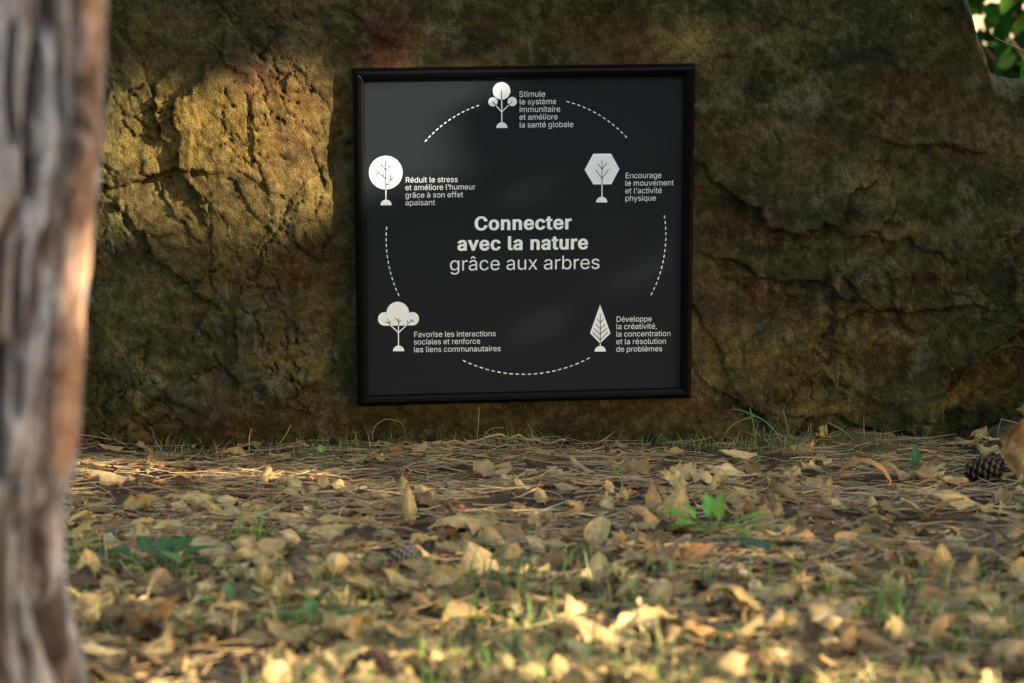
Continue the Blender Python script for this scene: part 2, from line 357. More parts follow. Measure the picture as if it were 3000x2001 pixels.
furrow = furrow * front
TX = TX - .022 * furrow * np.sin(T); TYy = TYy + .022 * furrow * np.cos(T)
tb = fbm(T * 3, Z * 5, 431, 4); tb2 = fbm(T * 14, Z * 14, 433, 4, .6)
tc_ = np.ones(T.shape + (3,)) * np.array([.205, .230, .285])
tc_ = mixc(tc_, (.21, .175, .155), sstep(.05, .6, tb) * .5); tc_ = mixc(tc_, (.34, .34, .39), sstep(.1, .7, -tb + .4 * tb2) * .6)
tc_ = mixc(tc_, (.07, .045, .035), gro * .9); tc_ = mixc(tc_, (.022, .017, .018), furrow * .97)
sunlit_rim = sstep(10, 20, TSX - np.interp(TSY, [-60, 25, 125, 225, 300, 400, 500, 620, 720, 834, 984, 1080, 1130, 1600], [196, 200, 190, 200, 187, 172, 166, 155, 145, 137, 132, 125, 150, 400])) * front * sstep(1180, 1100, TSY)  # orange glow of the sunlit right rim, painted into the bark colour
tc_ = mixc(tc_, (.34, .19, .105), sunlit_rim * .8 * (1 - gro) * (1 - furrow)); tc_ *= (1 + .25 * tb2[..., None]) * np.clip(1 + .5 * fbm(T * 16, Z * 5, 437, 4)[..., None], .25, 2); tc_ = mixc(tc_, (.045, .035, .036), .8 * sstep(.10, .42, fbm(T * 9 + 3, Z * 2.6, 439, 3)) * front)
F = gridfaces(T.shape[0], T.shape[1]); nz_ = T.shape[1]; last = (T.shape[0] - 1) * nz_
wrap = np.stack([np.arange(nz_ - 1) + last, np.arange(nz_ - 1) + 1 + last, np.arange(nz_ - 1) + 1, np.arange(nz_ - 1)], -1)
pine = empty("pine_tree", (-.49, -2.52, 0)); tag(pine, "furrowed grey pine trunk close to the camera at the left", "tree")
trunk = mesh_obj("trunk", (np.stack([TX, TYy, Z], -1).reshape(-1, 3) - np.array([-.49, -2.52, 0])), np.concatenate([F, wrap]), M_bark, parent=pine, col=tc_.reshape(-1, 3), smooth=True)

# ------------------------------------------------------------------ trees: crowns that shade the place, and the shrub behind
def leaf_cloud(P, size, cols, seed, aim=None):
    """one bent six-vertex leaf at each point"""
    g = np.random.default_rng(seed); n = len(P)
    a = g.normal(size=(n, 3)); a /= np.linalg.norm(a, axis=1)[:, None]
    b = g.normal(size=(n, 3)); 
    if aim is not None: b = b * .5 + aim
    b -= (b * a).sum(1)[:, None] * a; b /= np.linalg.norm(b, axis=1)[:, None]
    c = np.cross(a, b); s = (size * g.uniform(.7, 1.25, n))[:, None]
    # a along, c across, b normal
    V = np.stack([P - a * s * .5, P - a * s * .15 + c * s * .28 + b * s * .05, P + a * s * .2 + c * s * .22 + b * s * .05, P + a * s * .55 - b * s * .08,
                  P + a * s * .2 - c * s * .22 + b * s * .05, P - a * s * .15 - c * s * .28 + b * s * .05], 1)
    base = np.arange(n)[:, None] * 6
    F = np.concatenate([base + np.array([[0, 1, 2, 3]]), base + np.array([[0, 3, 4, 5]])], 0)
    col = cols[g.integers(0, len(cols), n)] * g.uniform(.7, 1.3, (n, 1))
    return V.reshape(-1, 3), F, np.repeat(col, 6, 0)
def tube(pts, rad, ns=6, cap=True):
    pts = np.asarray(pts, float); n = len(pts); rad = np.broadcast_to(rad, (n,))
    V = []; 
    for i in range(n):
        t = pts[min(i + 1, n - 1)] - pts[max(i - 1, 0)]; t = t / (np.linalg.norm(t) + 1e-9)
        u = np.cross(t, [0, 0, 1.0]); 
        if np.linalg.norm(u) < .05: u = np.cross(t, [0, 1.0, 0])
        u /= np.linalg.norm(u); w = np.cross(t, u)
        for k in range(ns):
            a = 2 * math.pi * k / ns; V.append(pts[i] + rad[i] * (math.cos(a) * u + math.sin(a) * w))
    F = []
    for i in range(n - 1):
        for k in range(ns):
            k2 = (k + 1) % ns; F.append((i * ns + k, i * ns + k2, (i + 1) * ns + k2, (i + 1) * ns + k))
    if cap: F.append(tuple(range(ns))[::-1]); F.append(tuple((n - 1) * ns + k for k in range(ns)))
    return V, F
def join(parts):
    V = []; F = []; C = []
    for v_, f_, c_ in parts:
        o_ = len(V); V += [tuple(p) for p in v_]; F += [tuple(i + o_ for i in f) for f in f_]; C += [c_] * len(v_)
    return V, F, np.array(C)
def limbs(root, spots, base_h, r, g):
    parts = []
    main = [(0, 0, -.05), (g.normal() * .03, g.normal() * .03, base_h * .4), (g.normal() * .06, g.normal() * .06, base_h)]
    parts.append((*tube(main, [r, r * .85, r * .6], 9), (.16, .13, .10)))
    for s in spots:
        a = np.array(main[1]) * (1 - .6) + np.array(main[2]) * .6; s = np.array(s); m = (a + s) / 2 + g.normal(size=3) * .08 * np.array([1, 1, .5])
        parts.append((*tube([a, (a + m) / 2 + [0, 0, .04], m, s], [r * .45, r * .35, r * .25, r * .08], 6), (.16, .13, .10)))
    return join(parts)

tdir = np.array([SUN[1], -SUN[0], 0]); tdir = -tdir / np.linalg.norm(tdir)      # level, across the sunlight
wdir = np.cross(SUN, tdir); wdir = wdir if wdir[2] > 0 else -wdir
def ab(p): return float(np.dot(p, tdir)), float(np.dot(p, wdir))
# openings between the boughs: (point that gets sun, half width across, half height)
gaps = []
def gap(p, ra, rb, ramp=1.0): gaps.append((*ab(p), ra, rb, ramp))
def rk(a, b): return rock_pt(a, b)
gap(rk(420, 345), .12, .085, .88); gap(rk(520, 330), .08, .08, .86); gap(rk(250, 420), .06, .06); gap(rk(640, 350), .085, .105, .88); gap(rk(300, 385), .07, .060); gap(rk(560, 420), .08, .05); gap(rk(730, 420), .05, .07, .9); gap(rk(660, 215), .05, .045, .7); gap(rk(450, 440), .20, .05, .55); gap(rk(400, 260), .16, .04, .5); gap(rk(600, 500), .12, .03, .45); gap(rk(560, 300), .2, .1, .6); gap(rk(290, 300), .12, .05, .85); gap(rk(250, 370), .09, .06, .9); gap(rk(330, 460), .12, .03, .6)
gap(rk(890, 275), .060, .060, .85); gap(rk(1000, 245), .07, .028, .5); gap(rk(880, 385), .022, .03, .9)
for a, b, r1, r2, k in [(190, 1075, .07, .04, 1), (280, 1060, .07, .034, 1), (400, 1062, .07, .034, 1), (520, 1078, .07, .030, 1), (640, 1085, .06, .026, .97), (740, 1090, .05, .022, .9), (150, 1120, .06, .03, 1), (820, 1120, .04, .014, .8),
                        (940, 1120, .05, .02, .8), (1240, 1140, .05, .015, .8), (1170, 1160, .04, .012, .7), (1330, 1160, .03, .01, .8), (1490, 1185, .022, .02, 1), (1650, 1200, .05, .014, .8), (1600, 1270, .03, .02, .8),
                        (1040, 1200, .05, .016, .6), (1720, 1180, .03, .008, .7), (1900, 1240, .04, .012, .6), (1800, 1280, .05, .01, .6), (2130, 1270, .04, .016, .5), (2290, 1330, .05, .012, .7),
                        (1380, 1400, .06, .02, .8), (1650, 1440, .06, .016, .9), (1560, 1430, .05, .02, .7), (2060, 1440, .05, .02, .7), (1780, 1470, .03, .015, .8), (1200, 1400, .05, .015, .5),
                        (300, 1530, .12, .02, .7), (600, 1540, .12, .015, .7), (900, 1545, .12, .015, .7), (1250, 1550, .12, .012, .5), (1550, 1545, .1, .012, .7), (2000, 1500, .06, .015, .5), (700, 1300, .05, .01, .35), (1500, 1320, .06, .01, .4), (980, 1300, .06, .01, .4),
                        (200, 1500, .05, .02, .7), (1870, 1560, .08, .012, .6), (2200, 1560, .08, .012, .6)]:
    gap(ground_at(a, b, .012), r1, r2, k)
for zz_, rb_, k in [(.555, .035, 1.0), (.50, .03, .95), (.42, .025, .5), (.37, .03, .95), (.33, .03, 1.0), (.28, .03, .95), (.24, .03, .8), (.66, .05, .4)]:
    x_ = float(np.interp(zz_, np.array([p[2] for p in want_p])[::-1], np.array([p[0] for p in want_p])[::-1])) - .006; gap(np.array([x_, -2.52, zz_]), .012, rb_, k)
gd = np.random.default_rng(99)
for _ in range(80):
    a, b = gd.uniform(200, 2350), gd.uniform(1180, 1565)
    gap(ground_at(a, b, .015), gd.uniform(.01, .03), gd.uniform(.004, .010), .45)
NL = 34000
g = np.random.default_rng(5)
la = g.uniform(-3.6, 2.1, NL); lb = g.uniform(-1.1, 1.75, NL); ls = g.uniform(5.6, 7.4, NL)
keep = np.ones(NL, bool)
for (a, b, ra, rb, k) in gaps:
    inside = ((la - a) / (ra + .018)) ** 2 + ((lb - b) / (rb + .018)) ** 2 < 1
    keep &= ~(inside & (g.random(NL) < k ** .5))
la, lb, ls = la[keep], lb[keep], ls[keep]
LP = la[:, None] * tdir + lb[:, None] * wdir + ls[:, None] * SUN
LP = LP[LP[:, 2] > .25]
greens = np.array([[.045, .085, .018], [.06, .10, .02], [.035, .07, .015], [.09, .11, .025]])
ap = LP @ tdir; roots = [-2.7, -.9, .9]
which = np.argmin(np.abs(ap[:, None] - np.array(roots)[None, :] + .15 * g.normal(size=(len(ap), 3))), 1)
lbl = ["bushy tree beyond the right edge, nearest the camera side of its row", "bushy tree beyond the right edge, middle one of its row", "bushy tree beyond the right edge, nearest the boulder side of its row"]
for i, a0 in enumerate(roots):
    base = a0 * tdir + SUN * 6.5; base = np.array([base[0], base[1], 0]); base[2] = gh(base[0], base[1])
    tr = empty("shade_tree", base); tag(tr, lbl[i], "tree", "trees beyond the right edge that shade the boulder")
    pts = LP[which == i] - base
    V_, F_, C_ = leaf_cloud(pts, .115, greens, 50 + i)
    mesh_obj("crown", V_, F_, M_crown, parent=tr, col=C_)
    gg = np.random.default_rng(i); sp = pts[gg.integers(0, len(pts), 12)]
    V_, F_, C_ = limbs(None, sp, 1.5, .08, gg)
    mesh_obj("trunk", V_, F_, M_bark, parent=tr, col=C_, smooth=True)

g = np.random.default_rng(8)
for i, (x_, y_, w_) in enumerate([(-7.5, -1.5, "left of the clearing, level with the pine trunk"), (-8.5, -6.5, "left of the clearing, behind the camera"), (-4.5, -13, "behind the camera, left one of three"), (1.2, -15, "behind the camera, middle one of three"),
                                  (5.2, -13.5, "behind the camera, right one of three"), (14.5, -1.0, "right of the clearing, behind the shading row"), (-6.8, 4.2, "left of the boulder, far side"), (-1.0, 9.5, "hidden behind the boulder"), (10, 5.5, "far right beyond the shading row")]):
    tr = empty("woodland_tree", (x_, y_, gh(x_, y_))); tag(tr, "broad leafy woodland tree " + w_, "tree", "woodland trees round the clearing")
    n_ = 1500; q_ = g.normal(size=(n_, 3)); q_ /= np.linalg.norm(q_, axis=1)[:, None]; q_ *= (g.random(n_) ** .4)[:, None]
    q_ = q_ * np.array([2.6, 2.6, 2.7]) + np.array([0, 0, 3.9]); q_ += .3 * g.normal(size=q_.shape); q_ = q_[q_[:, 2] > .9]
    V_, F_, C_ = leaf_cloud(q_, .42, greens * .8, 300 + i); mesh_obj("crown", V_, F_, M_crown, parent=tr, col=C_)
    V_, F_, C_ = limbs(None, [q_[k] for k in g.integers(0, len(q_), 9)], 3.4, .16, g); mesh_obj("trunk", V_, F_, M_bark, parent=tr, col=C_, smooth=True)

# shrub seen over the boulder's shoulder
g = np.random.default_rng(21)
sb = np.array([1.62, 3.6, 0.0])
sh = empty("leafy_shrub", sb); tag(sh, "bright green leafy shrub behind the boulder at the upper right corner", "shrub")
P = g.normal(size=(2600, 3)) * np.array([.42, .30, .34]) + np.array([0, 0, .78]); P = P[P[:, 2] > .1]
P2 = np.stack([g.uniform(-.42, .1, 120), g.uniform(-.25, .2, 120), g.uniform(.45, 1.05, 120)], 1)
P = np.concatenate([P[g.random(len(P)) < .55], P2[:60]])
V_, F_, C_ = leaf_cloud(P, .080, np.array([[.006, .04, .002], [.010, .06, .003], [.004, .022, .002], [.03, .075, .004], [.003, .014, .002]]), 3, aim=np.array([0, -1.0, .3]))
mesh_obj("crown", V_, F_, M_crown, parent=sh, col=C_)
V_, F_, C_ = limbs(None, [P[i] for i in range(0, 60, 5)], .7, .035, g)
C_[:] = (.04, .028, .02); mesh_obj("stem", V_, F_, M_bark, parent=sh, col=C_, smooth=True)

